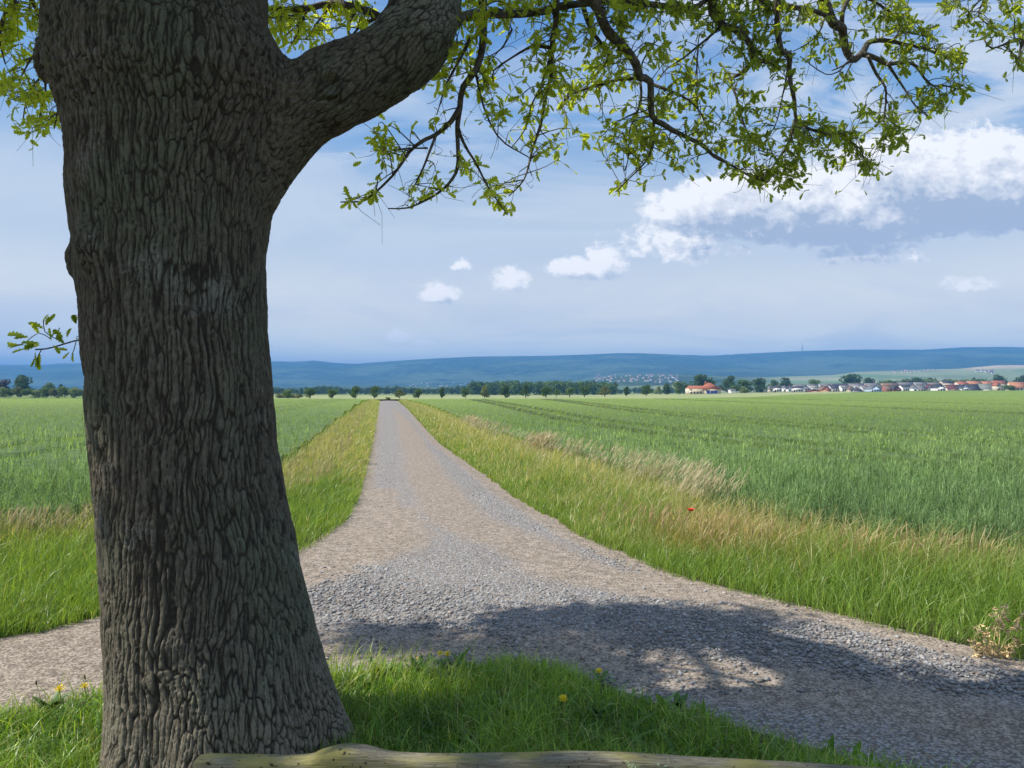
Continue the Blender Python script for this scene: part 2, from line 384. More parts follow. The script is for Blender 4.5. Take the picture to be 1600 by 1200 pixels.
# ground sheet
gx = np.concatenate([-np.geomspace(10500, 8, 60), np.linspace(-7, 7, 15), np.geomspace(8, 10500, 60)])
gy = np.concatenate([[-900, -400, -150, -60, -20], np.linspace(-8, 12, 11), np.geomspace(14, 11000, 80)])
XX, YY = np.meshgrid(gx, gy); ZZ = rise(XX.ravel(), YY.ravel()).reshape(XX.shape) 
V = np.stack([XX.ravel(), YY.ravel(), ZZ.ravel()], 1); nx, ny = len(gx), len(gy)
i, j = np.meshgrid(np.arange(nx - 1), np.arange(ny - 1)); a = (j * nx + i).ravel()
Fq = np.stack([a, a + 1, a + nx + 1, a + nx], 1)
cy = V[Fq].mean(1); mi = (np.hypot(cy[:, 0], cy[:, 1]) > 120).astype(int)
g = mesh_np('ground', V, [Fq], attrs={}, mats=[M['soil'], M['far_ground']], midx=mi); tag(g, kind='structure')

# gravel track and junction: rows between the two edges
rows = np.concatenate([np.arange(-1, 14, .09), np.geomspace(14, 150, 160)]); nc = 90; V = []; 
for Y in rows:
    xl, xr = lerp_edge(LEFT_EDGE, Y), lerp_edge(RIGHT_EDGE, Y); t = np.linspace(0, 1, nc)
    V.append(np.stack([xl - .12 + (xr - xl + .24) * t, np.full(nc, Y), .006 + .05 * np.sin(pi * t) * (1 if Y > 9 else max(0, (Y - 5) / 4))], 1))
V = np.concatenate(V)
V[:, 2] += .012 * (n2(V[:, 0], V[:, 1], 1.3, 3, 5) - .5) + .006 + .006 * n2(V[:, 0], V[:, 1], 9, 2, 9)
i, j = np.meshgrid(np.arange(nc - 1), np.arange(len(rows) - 1)); a = (j * nc + i).ravel()
TAN = [[(2.2, 5.95), (1.12, 6.64), (.63, 7.0), (.09, 8.3), (-.66, 9.6), (-1.46, 13.7), (-2.9, 22.5), (-6, 42), (-12, 76)],
       [(-6, 2.8), (-3.4, 4.6), (-1.93, 6.9), (-1.29, 8.4), (-1.7, 10.6)], [(-3.0, 4.4), (-2.2, 6.4), (-1.9, 8.0), (-1.95, 10.6), (-2.3, 12.6)], [(-5, 3), (-3, 4.3), (-1.4, 5.0), (0.3, 5.0), (2.2, 4.0), (4, 2.6)]]
def tan_amount(x, y):
    t = 0
    for k, L in enumerate(TAN): t = np.maximum(t, (1 - sst(dist_line(x, y, L), .05, .75)) * (.95 if k < 3 else .75))
    er = lerp_edge(RIGHT_EDGE, y) - x; el = x - lerp_edge(LEFT_EDGE, y)
    t = np.maximum(t, (1 - sst(er, .1, .42)) * .9); t = np.maximum(t, (1 - sst(el, .05, .4)) * .8)
    t = np.maximum(t, sst(-x, 2.0, 2.6) * sst(-y, -7, -5.6))
    return t * (1 - .5 * sst(y, 25, 80))
tan = tan_amount(V[:, 0], V[:, 1])
road = mesh_np('gravel_track', V, [np.stack([a, a + 1, a + nc + 1, a + nc], 1)], M['gravel'], attrs={'tan': tan}, smooth=True); tag(road, kind='structure')

# soil under the near grass
P = smooth_line([(x, y, 0) for x, y in NEAR_GRASS], .12); n = len(P)
V = np.concatenate([P + [0, 0, .022], P * [1, 0, 0] + [0, -3.2, .03]]); i = np.arange(n - 1)
o = mesh_np('grass_bank', V, [np.stack([i, i + 1, n + i + 1, n + i], 1)], M['soil']); tag(o, kind='structure')
# verge soil humps
def ribbon(name, A, B, za, zb, m):
    n = 160; A = smooth_line([(x, y, 0) for x, y in A], 2); B = smooth_line([(x, y, 0) for x, y in B], 2)
    return A, B

# ------------------------------------------------------------ loose stones on the track
def stones(N_, ylo, yhi, smin, smax, power):
    y = ylo * (yhi / ylo) ** (rng.random(N_) ** power); xl, xr = lerp_edge(LEFT_EDGE, y), lerp_edge(RIGHT_EDGE, y)
    xl = np.maximum(xl, -y * .85); xr = np.minimum(xr, y * .8)
    x = xl + (xr - xl) * rng.random(N_); k = xr > xl
    g_ = in_poly(x, y, NEAR_GRASS + [(6.5, -9), (-9, -9)]); t = tan_amount(x, y) + 1.1 * (n2(x, y, 2.2, 3, 3) - .5)
    k &= ~g_ & ((rng.random(N_) > sst(t, .2, .7) * .93) & ~((x < -2.05) & (y < 6.6)))
    x, y = x[k], y[k]; n = len(x); s = smin * (smax / smin) ** (rng.random(n) ** 1.8) / 2
    base = np.array([[1, 0, 0], [0, 1, 0], [-1, 0, 0], [0, -1, 0], [0, 0, 1], [0, 0, -1], [.6, .6, .5], [-.6, -.5, .55]], float)[:6]
    V = base[None] * (1 + .55 * (rng.random((n, 6, 3)) - .5)) + .45 * (rng.random((n, 6, 3)) - .5)
    V *= (s[:, None] * np.stack([1 + .5 * rng.random(n), .7 + .4 * rng.random(n), .45 + .4 * rng.random(n)], 1))[:, None, :].reshape(n, 1, 3)
    an = rng.random(n) * 2 * pi; c_, s_ = np.cos(an)[:, None], np.sin(an)[:, None]
    V = np.stack([V[..., 0] * c_ - V[..., 1] * s_, V[..., 0] * s_ + V[..., 1] * c_, V[..., 2]], 2)
    V += np.stack([x, y, .018 + .035 * np.sin(pi * np.clip((x - xl[k]) / (xr[k] - xl[k]), 0, 1)) * np.clip((y - 5) / 4, 0, 1) + s * .15], 1)[:, None]
    f = np.array([[0, 1, 4], [1, 2, 4], [2, 3, 4], [3, 0, 4], [1, 0, 5], [2, 1, 5], [3, 2, 5], [0, 3, 5]])
    c = .13 + .30 * rng.random((n, 1)) ** 1.3 * np.array([[1, .98, .96]]) + .06; c = c + (rng.random((n, 1)) < .12) * np.array([[.08, .03, -.01]])
    return V.reshape(-1, 3), (f[None] + (np.arange(n) * 6)[:, None, None]).reshape(-1, 3), np.repeat(c, 6, 0)
A = stones(52000, 4.2, 12, .012, .042, 1.0); B = stones(26000, 9, 34, .02, .05, 1.0)
o = mesh_np('gravel', np.concatenate([A[0], B[0]]), [np.concatenate([A[1], B[1] + len(A[0])])], M['stone'], attrs={'col': np.concatenate([A[2], B[2]])})
tag(o, 'loose grey crushed stones scattered over the pale farm track', 'gravel', kind='stuff')

# ------------------------------------------------------------ blades
def blades(x, y, z0, h, w, c, lean=.25, wind=(0, 0), seg=3, face=None, head=None):
    n = len(x); an = rng.random(n) * 2 * pi if face is None else face
    ld = rng.random(n) * 2 * pi; lm = lean * h * rng.random(n) * 1.6
    dx = np.cos(ld) * lm + wind[0] * h; dy = np.sin(ld) * lm + wind[1] * h
    ts = np.linspace(0, 1, seg + 1); V = np.zeros((n, 2 * seg + 1, 3)); C = np.zeros((n, 2 * seg + 1, 3))
    wx, wy = np.cos(an) * w / 2, np.sin(an) * w / 2
    for k, t in enumerate(ts):
        wt = (1 - t) ** .6 if head is None else head[k]
        cx = x + dx * t ** 2; cyy = y + dy * t ** 2; cz = z0 + h * (t - .22 * t ** 3 * np.minimum(1, np.hypot(dx, dy) / h * 2))
        if k < seg:
            V[:, 2 * k] = np.stack([cx - wx * wt, cyy - wy * wt, cz], 1); V[:, 2 * k + 1] = np.stack([cx + wx * wt, cyy + wy * wt, cz], 1)
        else: V[:, 2 * k] = np.stack([cx, cyy, cz], 1)
    C[:] = c[:, None, :] 
    base = (np.arange(n) * (2 * seg + 1))[:, None]
    q = np.concatenate([base + np.array([2 * k, 2 * k + 1, 2 * k + 3, 2 * k + 2]) for k in range(seg - 1)]) if seg > 1 else np.zeros((0, 4), int)
    t3 = base + np.array([2 * seg - 2, 2 * seg - 1, 2 * seg])
    return V.reshape(-1, 3), q, t3, C.reshape(-1, 3)
def join(parts):
    V = []; Q = []; T = []; C = []; k = 0
    for v, q, t, c in parts: V.append(v); Q.append(q + k); T.append(t + k); C.append(c); k += len(v)
    return np.concatenate(V), np.concatenate(Q), np.concatenate(T), np.concatenate(C)
def grass_obj(name, parts, m, **kw):
    v, q, t, c = join(parts); return mesh_np(name, v, [q, t], m, attrs={'col': c}, smooth=True, **kw)
def mixc(a, b, t): t = np.asarray(t)[:, None]; return np.array(a) * (1 - t) + np.array(b) * t
def jit(c, s=.2): return np.clip(c * (1 + s * (rng.random((len(c), 1)) - .5) * 2) * (1 + .08 * (rng.random(c.shape) - .5)), .005, 1)
def visible(x, y, z=.4, m=120):
    px, py = proj(np.stack([x, y, np.full_like(x, z)], 1)); return (px > -m) & (px < 1600 + m) & (py < 1200 + m * 2.2) & (y > .3)
def scatter(n, x0, x1, y0, y1): return x0 + (x1 - x0) * rng.random(n), y0 + (y1 - y0) * rng.random(n)

TR = np.array([-1.37, 3.55])                         # the oak's foot
# near grass round the tree
x, y = scatter(125000, -4.6, 3.2, 1.9, 4.95)
d_e = dist_line(x, y, NEAR_GRASS); ins = in_poly(x, y, NEAR_GRASS + [(6.5, -9), (-9, -9)])
edge = np.where(ins, d_e, -d_e) + .14 * (n2(x, y, 5, 3, 2) - .5) * 2
k = (edge > 0) & visible(x, y, .1) & (np.hypot(x - TR[0], y - TR[1]) > .5) & (rng.random(len(x)) < np.clip(.35 + edge * 3, 0, 1)); x, y, edge = x[k], y[k], edge[k]
pn = n2(x, y, 2.2, 3, 20); pf = n2(x, y, 7, 2, 21)
h = (.05 + .11 * pn + .07 * pf * rng.random(len(x))) * (.45 + .55 * np.clip(edge / .25, 0, 1)); h *= .75 + .6 * rng.random(len(x)); h *= np.where(x < -1.9, 1.0, 1.0)
c = mixc((.11, .235, .03), (.30, .46, .07), np.clip(pn * 1.7 - .45 + .4 * (rng.random(len(x)) - .5), 0, 1))
dry = rng.random(len(x)) < .07; c[dry] = (.50, .46, .22); lt = rng.random(len(x)) < .12; c[lt] = (.36, .50, .14)
P1 = blades(x, y, np.full(len(x), .02), h, .004 + .006 * rng.random(len(x)) ** 2, jit(c, .5), lean=.9)
# tall seeding blades right of the trunk and on the bank's edge
x2, y2 = scatter(620, -1.15, .4, 4.1, 4.55); k = np.hypot(x2 + .9, (y2 - 4.4)) < .15 + 1.0 * rng.random(620) ** 1.5; x2, y2 = x2[k], y2[k]
P2 = blades(x2, y2, np.zeros(len(x2)), .16 + .17 * rng.random(len(x2)), np.full(len(x2), .007), jit(mixc((.24, .36, .06), (.42, .48, .14), rng.random(len(x2)))), lean=.35, wind=(.3, .05))
x3, y3 = scatter(260, -3.2, -1.8, 3.6, 4.25); k = in_poly(x3, y3, NEAR_GRASS + [(6.5, -9), (-9, -9)]); x3, y3 = x3[k], y3[k]
P3 = blades(x3, y3, np.zeros(len(x3)), .13 + .14 * rng.random(len(x3)), np.full(len(x3), .007), jit(mixc((.2, .34, .05), (.36, .44, .1), rng.random(len(x3)))), lean=.6, wind=(.15, 0))
# broad weed leaves mixed in
x4, y4 = scatter(2600, -3.4, 2.4, 3.0, 4.6); k = in_poly(x4, y4, NEAR_GRASS + [(6.5, -9), (-9, -9)]) & (n2(x4, y4, 2.5, 2, 33) > .52) & (np.hypot(x4 - TR[0], y4 - TR[1]) > .62); x4, y4 = x4[k], y4[k]
P4 = blades(x4, y4, np.zeros(len(x4)), .06 + .10 * rng.random(len(x4)), .02 + .022 * rng.random(len(x4)), jit(mixc((.10, .22, .03), (.17, .32, .05), rng.random(len(x4)))), lean=.8, head=[.3, .9, 1.0, 0])
# weeds against the trunk
an = rng.random(2600) * 2 * pi; rr = .5 + .20 * rng.random(2600); x5, y5 = TR[0] + np.cos(an) * rr, TR[1] + np.sin(an) * rr
P5 = blades(x5, y5, np.zeros(2600), .05 + .17 * rng.random(2600) ** 2, np.full(2600, .006), jit(mixc((.08, .15, .03), (.2, .24, .07), rng.random(2600))), lean=.5)
o = grass_obj('grass', [P1, P2, P3, P4, P5], M['blade']); tag(o, 'uneven green grass and low weeds on the bank around the oak trunk', 'grass', kind='stuff')

# verges
def verge(edge, wheat, side, ylo, yhi, n, seedk):
    y = ylo * (yhi / ylo) ** rng.random(n)
    xe = lerp_edge(edge, y); xw = lerp_edge(wheat, y) if side > 0 else None
    return y, xe, xw
def verge_pts(n, poly, wfun=None):
    P = np.array(poly); y = P[:, 1].min() * (P[:, 1].max() / P[:, 1].min()) ** rng.random(n)
    # x range by row is found by rejection in a strip
    x0 = np.full(n, 1e9); x1 = np.full(n, -1e9); m = len(P)
    for a_, b_ in zip(P, np.roll(P, -1, 0)):
        lo, hi = min(a_[1], b_[1]), max(a_[1], b_[1]); k = (y >= lo) & (y <= hi) & (hi > lo)
        xx = a_[0] + (b_[0] - a_[0]) * (y - a_[1]) / (b_[1] - a_[1] + 1e-12)
        x0 = np.where(k, np.minimum(x0, xx), x0); x1 = np.where(k, np.maximum(x1, xx), x1)
    x0 = np.maximum(x0, -y * .80 - .3); wd = np.clip(x1 - x0, 0, None); x = x0 + wd * rng.random(n)
    k = in_poly(x, y, poly); return x[k], y[k]
def verge_grass(name, edge, wheat, sgn, poly, n, lab):
    x, y = verge_pts(n, poly); k = visible(x, y, .4); x, y = x[k], y[k]
    de = dist_line(x, y, edge) + .16 * (n2(x, y, 3.5, 3, 40) - .5) * 2; k = de > .0; x, y, de = x[k], y[k], de[k]
    dw = dist_line(x, y, wheat); t = np.clip(de / (de + dw + .01), 0, 1)
    pn = n2(x, y, 1.1, 3, 41); pf = n2(x, y, 4.5, 2, 42)
    far = sst(y, 9, 30)
    if sgn > 0: yel = np.clip(.10 + .8 * t + .8 * (pn - .5) + .45 * far - .55 * (1 - sst(y, 5.2, 7.5)), 0, 1)
    else: yel = np.clip(.75 * sst(t, .55, .95) + .5 * (pn - .5) + 1.0 * sst(y, 11, 17), 0, 1)
    h = (.10 + .26 * np.clip(t * 1.7, 0, 1) + .14 * pf) * (.55 + .75 * rng.random(len(x))) 
    if sgn < 0: h *= .9 + .15 * sst(y, 10, 20)
    sz = np.clip(y / 7, 1, 5) ** .85
    green = mixc((.14, .25, .045), (.28, .40, .085), rng.random(len(x)))
    yell = mixc((.30, .37, .09), (.50, .46, .22), np.clip(pf * 1.4 - .2 + .3 * rng.random(len(x)), 0, 1))
    if sgn < 0: yell = mixc((.32, .37, .10), (.46, .42, .19), rng.random(len(x)))
    yel = yel * (.62 if sgn > 0 else .55) * (1 - .3 * far)
    r_ = (rng.random(len(x)) < yel)[:, None] * .7 + .3 * yel[:, None]; c = green * (1 - r_) + yell * r_
    if sgn > 0:
        red = (1 - sst(np.hypot((x - 2.3) / 1.1, (y - 8.1) / 1.1), .4, 1)) * (rng.random(len(x)) < .45); c = c * (1 - red[:, None]) + np.array([.52, .38, .22]) * red[:, None]
    sd = rng.random(len(x)) < .17 * np.clip(yel * 1.6, .05, 1); a_ = ~sd
    B1 = blades(x[a_], y[a_], np.zeros(a_.sum()), h[a_], ((.0045 + .004 * rng.random(len(x))) * sz)[a_], jit(c[a_], .42), lean=.6, wind=(.12, 0), seg=3)
    cs = mixc((.50, .44, .20), (.66, .58, .36), rng.random(sd.sum())) if sgn > 0 else mixc((.46, .44, .20), (.56, .50, .26), rng.random(sd.sum()))
    B2 = blades(x[sd], y[sd], np.zeros(sd.sum()), h[sd] * 1.12 + .03, .0055 * sz[sd] ** 1.1, jit(cs, .2), lean=.5, wind=(.2, 0), seg=3, head=[.15, .15, 1.0, 0])
    return grass_obj(name, [B1, B2], M['blade'])
pr_poly = RIGHT_EDGE[1:] + [(-19.4, 133)] + WHEAT_R[::-1]
pr_poly = [q for q in RIGHT_EDGE if q[1] > 1 and q[1] < 140] + [(-20.6, 138)] + [(q[0] + .25, q[1]) for q in WHEAT_R[::-1]]
o = verge_grass('verge_grass', RIGHT_EDGE, WHEAT_R, 1, pr_poly, 230000, ''); tag(o, 'tall yellow green grass on the verge between the track and the right wheat field', 'grass', kind='stuff')
pl_poly = [q for q in LEFT_EDGE if q[1] > .9 and q[1] < 140] + [(-24.5, 140)] + [(q[0] - .25, q[1]) for q in WHEAT_L[::-1]] + [(-40, 3)]
o = verge_grass('verge_grass', LEFT_EDGE, WHEAT_L, -1, pl_poly, 190000, ''); tag(o, 'green and straw coloured grass on the verge left of the track behind the oak', 'grass', kind='stuff')

# dry plumes along the wheat's edge
def plumes(n, line, spread, ylo, yhi, wind, hh, colr, dens):
    L = smooth_line([(a_, b_, 0) for a_, b_ in line], .2); L = L[(L[:, 1] > ylo) & (L[:, 1] < yhi)]
    w = 1 / L[:, 1]; idx = rng.choice(len(L), n, p=w / w.sum()); p = L[idx]; x = p[:, 0] - spread * rng.random(n) ** 1.3 + .15; y = p[:, 1] + .3 * (rng.random(n) - .5)
    k = n2(x, y, .9, 3, 55) + .25 * rng.random(n) > dens; x, y = x[k], y[k]; n = len(x)
    h = hh * (.62 + .5 * rng.random(n)); c = jit(mixc(colr[0], colr[1], rng.random(n)), .15); sz = np.clip(y / 9, 1, 3) ** .8
    stem = blades(x, y, np.zeros(n), h, .0028 * sz, c * .9, lean=.12, wind=wind)
    # heads: three slanted awns near the tip
    hs = []
    for q in range(3):
        f = .82 + .06 * q; hx = x + wind[0] * h * f ** 2 + .01 * rng.normal(size=n); hy = y + wind[1] * h * f ** 2
        hs.append(blades(hx, hy, h * f * .97, .10 + .05 * rng.random(n), .009 * sz, c, lean=.3, wind=(wind[0] * 1.6 + .2, 0), head=[.3, 1, .7, 0]))
    return [stem] + hs
parts = plumes(1700, WHEAT_R, .5, 9.0, 33, (.32, .02), .70, ((.46, .40, .23), (.56, .50, .33)), .55) + plumes(130, [(1.9, 9.2), (2.3, 9.8), (2.3, 10.6), (2.1, 12)], .4, 8.2, 13, (.36, .02), .70, ((.5, .44, .26), (.60, .54, .38)), .2) \
    + plumes(360, [(4.2, 6.5), (3.2, 7.0), (2.2, 7.8), (1.6, 8.8)], .9, 6, 12, (.12, .0), .44, ((.42, .30, .16), (.52, .44, .22)), .50)
o = grass_obj('dry_grass', parts, M['dry']); tag(o, 'pale dry grass plumes leaning right along the edge of the right wheat field', 'dry grass', kind='stuff')
parts = plumes(900, [(-9, 8.0), (-6, 7.7), (-4.6, 7.9)], .7, 6, 9, (.1, 0), .46, ((.42, .38, .22), (.5, .45, .3)), .4) + plumes(1300, [(q[0] + .7, q[1]) for q in WHEAT_L[4:]], .9, 9.5, 60, (.1, 0), .46, ((.42, .38, .17), (.52, .46, .24)), .45)
o = grass_obj('dry_grass', parts, M['dry']); tag(o, 'straw coloured seed heads standing in the left verge', 'dry grass', kind='stuff')

# ------------------------------------------------------------ wheat
TRAM_R = [[(10.5, 11.4), (8.6, 12.7), (7.3, 14.3), (6.35, 16.2), (5.66, 19.1), (4.25, 24), (3.47, 28.8), (2.26, 36), (-1, 72), (-7, 130)],
          [(14.6, 17.2), (12.8, 18.8), (11.4, 22), (10.6, 27.6), (9.9, 33.3), (8.1, 48), (7.1, 93), (4, 200)],
          [(40, 30), (31, 35), (29, 45), (29, 68), (27, 150), (22, 260)], [(60, 48), (52, 60), (50, 90), (48, 200), (45, 330)]]
def offset(L, d):
    L = np.array(L, float); T = np.gradient(L, axis=0); T /= np.linalg.norm(T, axis=1)[:, None]; return L + d * np.stack([T[:, 1], -T[:, 0]], 1)
TRAM_R = TRAM_R + [offset(L, 1.7) for L in TRAM_R]
TRAM_L = [[(-9.6, 9), (-9.9, 14.7), (-10.3, 18.3), (-11.5, 28), (-19, 72), (-30, 140)], [(-11.3, 9), (-11.6, 14.7), (-12.0, 18.3), (-13.2, 28), (-20.7, 72), (-31.7, 140)],
          [(-28, 34), (-26, 38), (-24, 40.5), (-22, 60), (-33, 140)]]
def wheat(name, boundary, farpoly, trams, lab, n, seed):
    poly = boundary + farpoly
    y = 6.3 * (320 / 6.3) ** (rng.random(n) ** .92); x = (rng.random(n) * 1.62 - .81) * y
    k = in_poly(x, y, poly) & visible(x, y, .5, 90); x, y = x[k], y[k]
    td = np.full(len(x), 9.)
    for L in trams: td = np.minimum(td, dist_line(x, y, L))
    k = td > (.22 + .10 * rng.random(len(x)) + .0015 * y) * (1 if seed == 60 else .45); x, y, td = x[k], y[k], td[k]; n_ = len(x)
    de = dist_line(x, y, boundary); sz = np.clip(y / 8.0, 1, 60) ** .95
    pn = n2(x, y, .35, 4, seed); pf = n2(x, y, 2.3, 2, seed + 1)
    big = n2(x, y * .5, .03, 3, seed + 7)
    h = (.56 + .07 * pn + .05 * pf) * (.86 + .20 * rng.random(n_)) ; h *= .9 + .1 * sst(de, 0, .5)
    h = h * np.where(rng.random(n_) < .4, .86, 1)
    c = mixc((.14, .24, .09), (.28, .42, .165), np.clip(pf * .8 + .5 * (rng.random(n_) - .3) + .1 * sst(y, 15, 60), 0, 1))
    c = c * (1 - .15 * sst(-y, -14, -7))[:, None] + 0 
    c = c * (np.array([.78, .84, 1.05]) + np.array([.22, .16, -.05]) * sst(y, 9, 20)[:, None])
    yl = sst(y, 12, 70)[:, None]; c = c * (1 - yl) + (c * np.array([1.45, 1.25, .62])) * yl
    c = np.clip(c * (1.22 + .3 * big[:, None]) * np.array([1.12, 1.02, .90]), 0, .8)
    seg = 2
    z0 = rise(x, y) + h * .0
    near = y < 26
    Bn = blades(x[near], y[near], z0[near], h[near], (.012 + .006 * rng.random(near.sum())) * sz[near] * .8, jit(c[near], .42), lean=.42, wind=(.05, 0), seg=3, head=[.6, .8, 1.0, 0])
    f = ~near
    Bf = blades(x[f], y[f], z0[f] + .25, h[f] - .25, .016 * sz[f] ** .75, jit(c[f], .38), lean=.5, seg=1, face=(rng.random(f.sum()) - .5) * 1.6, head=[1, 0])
    # the closed canopy under the ear tips
    ys = np.concatenate([np.arange(6.3, 30, .35), np.geomspace(30, 560, 130)]); cols = 260; sv = []
    xs = np.linspace(-1, 1, cols)
    gx_, gy_ = np.meshgrid(xs, ys); gx_ = gx_ * (gy_ * .85 + 3)
    fx, fy = gx_.ravel(), gy_.ravel(); inn = in_poly(fx, fy, poly); dd = dist_line(fx, fy, boundary)
    zz = rise(fx, fy) + .34 + .10 * sst(fy, 9, 16) + .05 * (n2(fx, fy, 1.8, 3, seed + 3) - .5) + .06 * sst(fy, 20, 70) ; tdd = np.full(len(fx), 9.)
    for L in trams: tdd = np.minimum(tdd, dist_line(fx, fy, L))
    zz = zz - (.34 if seed == 60 else .12) * (1 - sst(tdd, .15, .35)); zz = np.where(inn & (dd > .12), zz, -1)
    i, j = np.meshgrid(np.arange(cols - 1), np.arange(len(ys) - 1)); a = (j * cols + i).ravel(); Q = np.stack([a, a + 1, a + cols + 1, a + cols], 1)
    ok = (zz[Q] > -.5).all(1); Q = Q[ok]
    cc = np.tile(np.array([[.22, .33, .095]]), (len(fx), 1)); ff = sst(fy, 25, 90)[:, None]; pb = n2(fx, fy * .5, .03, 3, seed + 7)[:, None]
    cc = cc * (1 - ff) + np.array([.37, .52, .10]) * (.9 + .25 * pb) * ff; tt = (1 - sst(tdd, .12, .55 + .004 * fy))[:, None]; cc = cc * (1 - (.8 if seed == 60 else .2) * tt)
    v, q, t, c_ = join([Bn, Bf]); Vc = np.stack([fx, fy, zz], 1)
    used = np.unique(Q); remap = -np.ones(len(fx), int); remap[used] = np.arange(len(used)); Q = remap[Q]; Vc = Vc[used]; cc = cc[used]
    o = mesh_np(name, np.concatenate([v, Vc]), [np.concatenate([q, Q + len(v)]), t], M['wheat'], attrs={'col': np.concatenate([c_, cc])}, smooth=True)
    return tag(o, lab, 'wheat', kind='stuff')
wheat('wheat_field', WHEAT_R, [(-10, 140), (30, 150), (60, 190), (90, 250), (200, 400), (330, 500), (500, 520), (520, 30), (60, 4.6)], TRAM_R, 'blue green wheat field with tramlines stretching away right of the track', 430000, 60)
wheat('wheat_field', WHEAT_L, [(-60, 150), (-150, 210), (-260, 300), (-400, 300), (-400, 8)], TRAM_L, 'green wheat field on the left seen either side of the oak trunk', 300000, 80)

# pale crop beyond the wheat
def sheet(name, poly_fn, m, lab, cat, z, y0, y1, xl, xr, ny=40, nx=60):
    ys = np.geomspace(y0, y1, ny); xs = np.linspace(0, 1, nx); gx_, gy_ = np.meshgrid(xs, ys); X_ = xl(gy_) + (xr(gy_) - xl(gy_)) * gx_
    zz = rise(X_.ravel(), gy_.ravel()) + z; V = np.stack([X_.ravel(), gy_.ravel(), zz], 1)
    i, j = np.meshgrid(np.arange(nx - 1), np.arange(ny - 1)); a = (j * nx + i).ravel()
    o = mesh_np(name, V, [np.stack([a, a + 1, a + nx + 1, a + nx], 1)], m); return tag(o, lab, cat, kind='stuff')
sheet('barley_field', None, M['pale_crop'], 'pale silvery green barley strip beyond the far end of the wheat', 'barley', .30, 152, 560, lambda y: -.5 * y, lambda y: .45 * y)

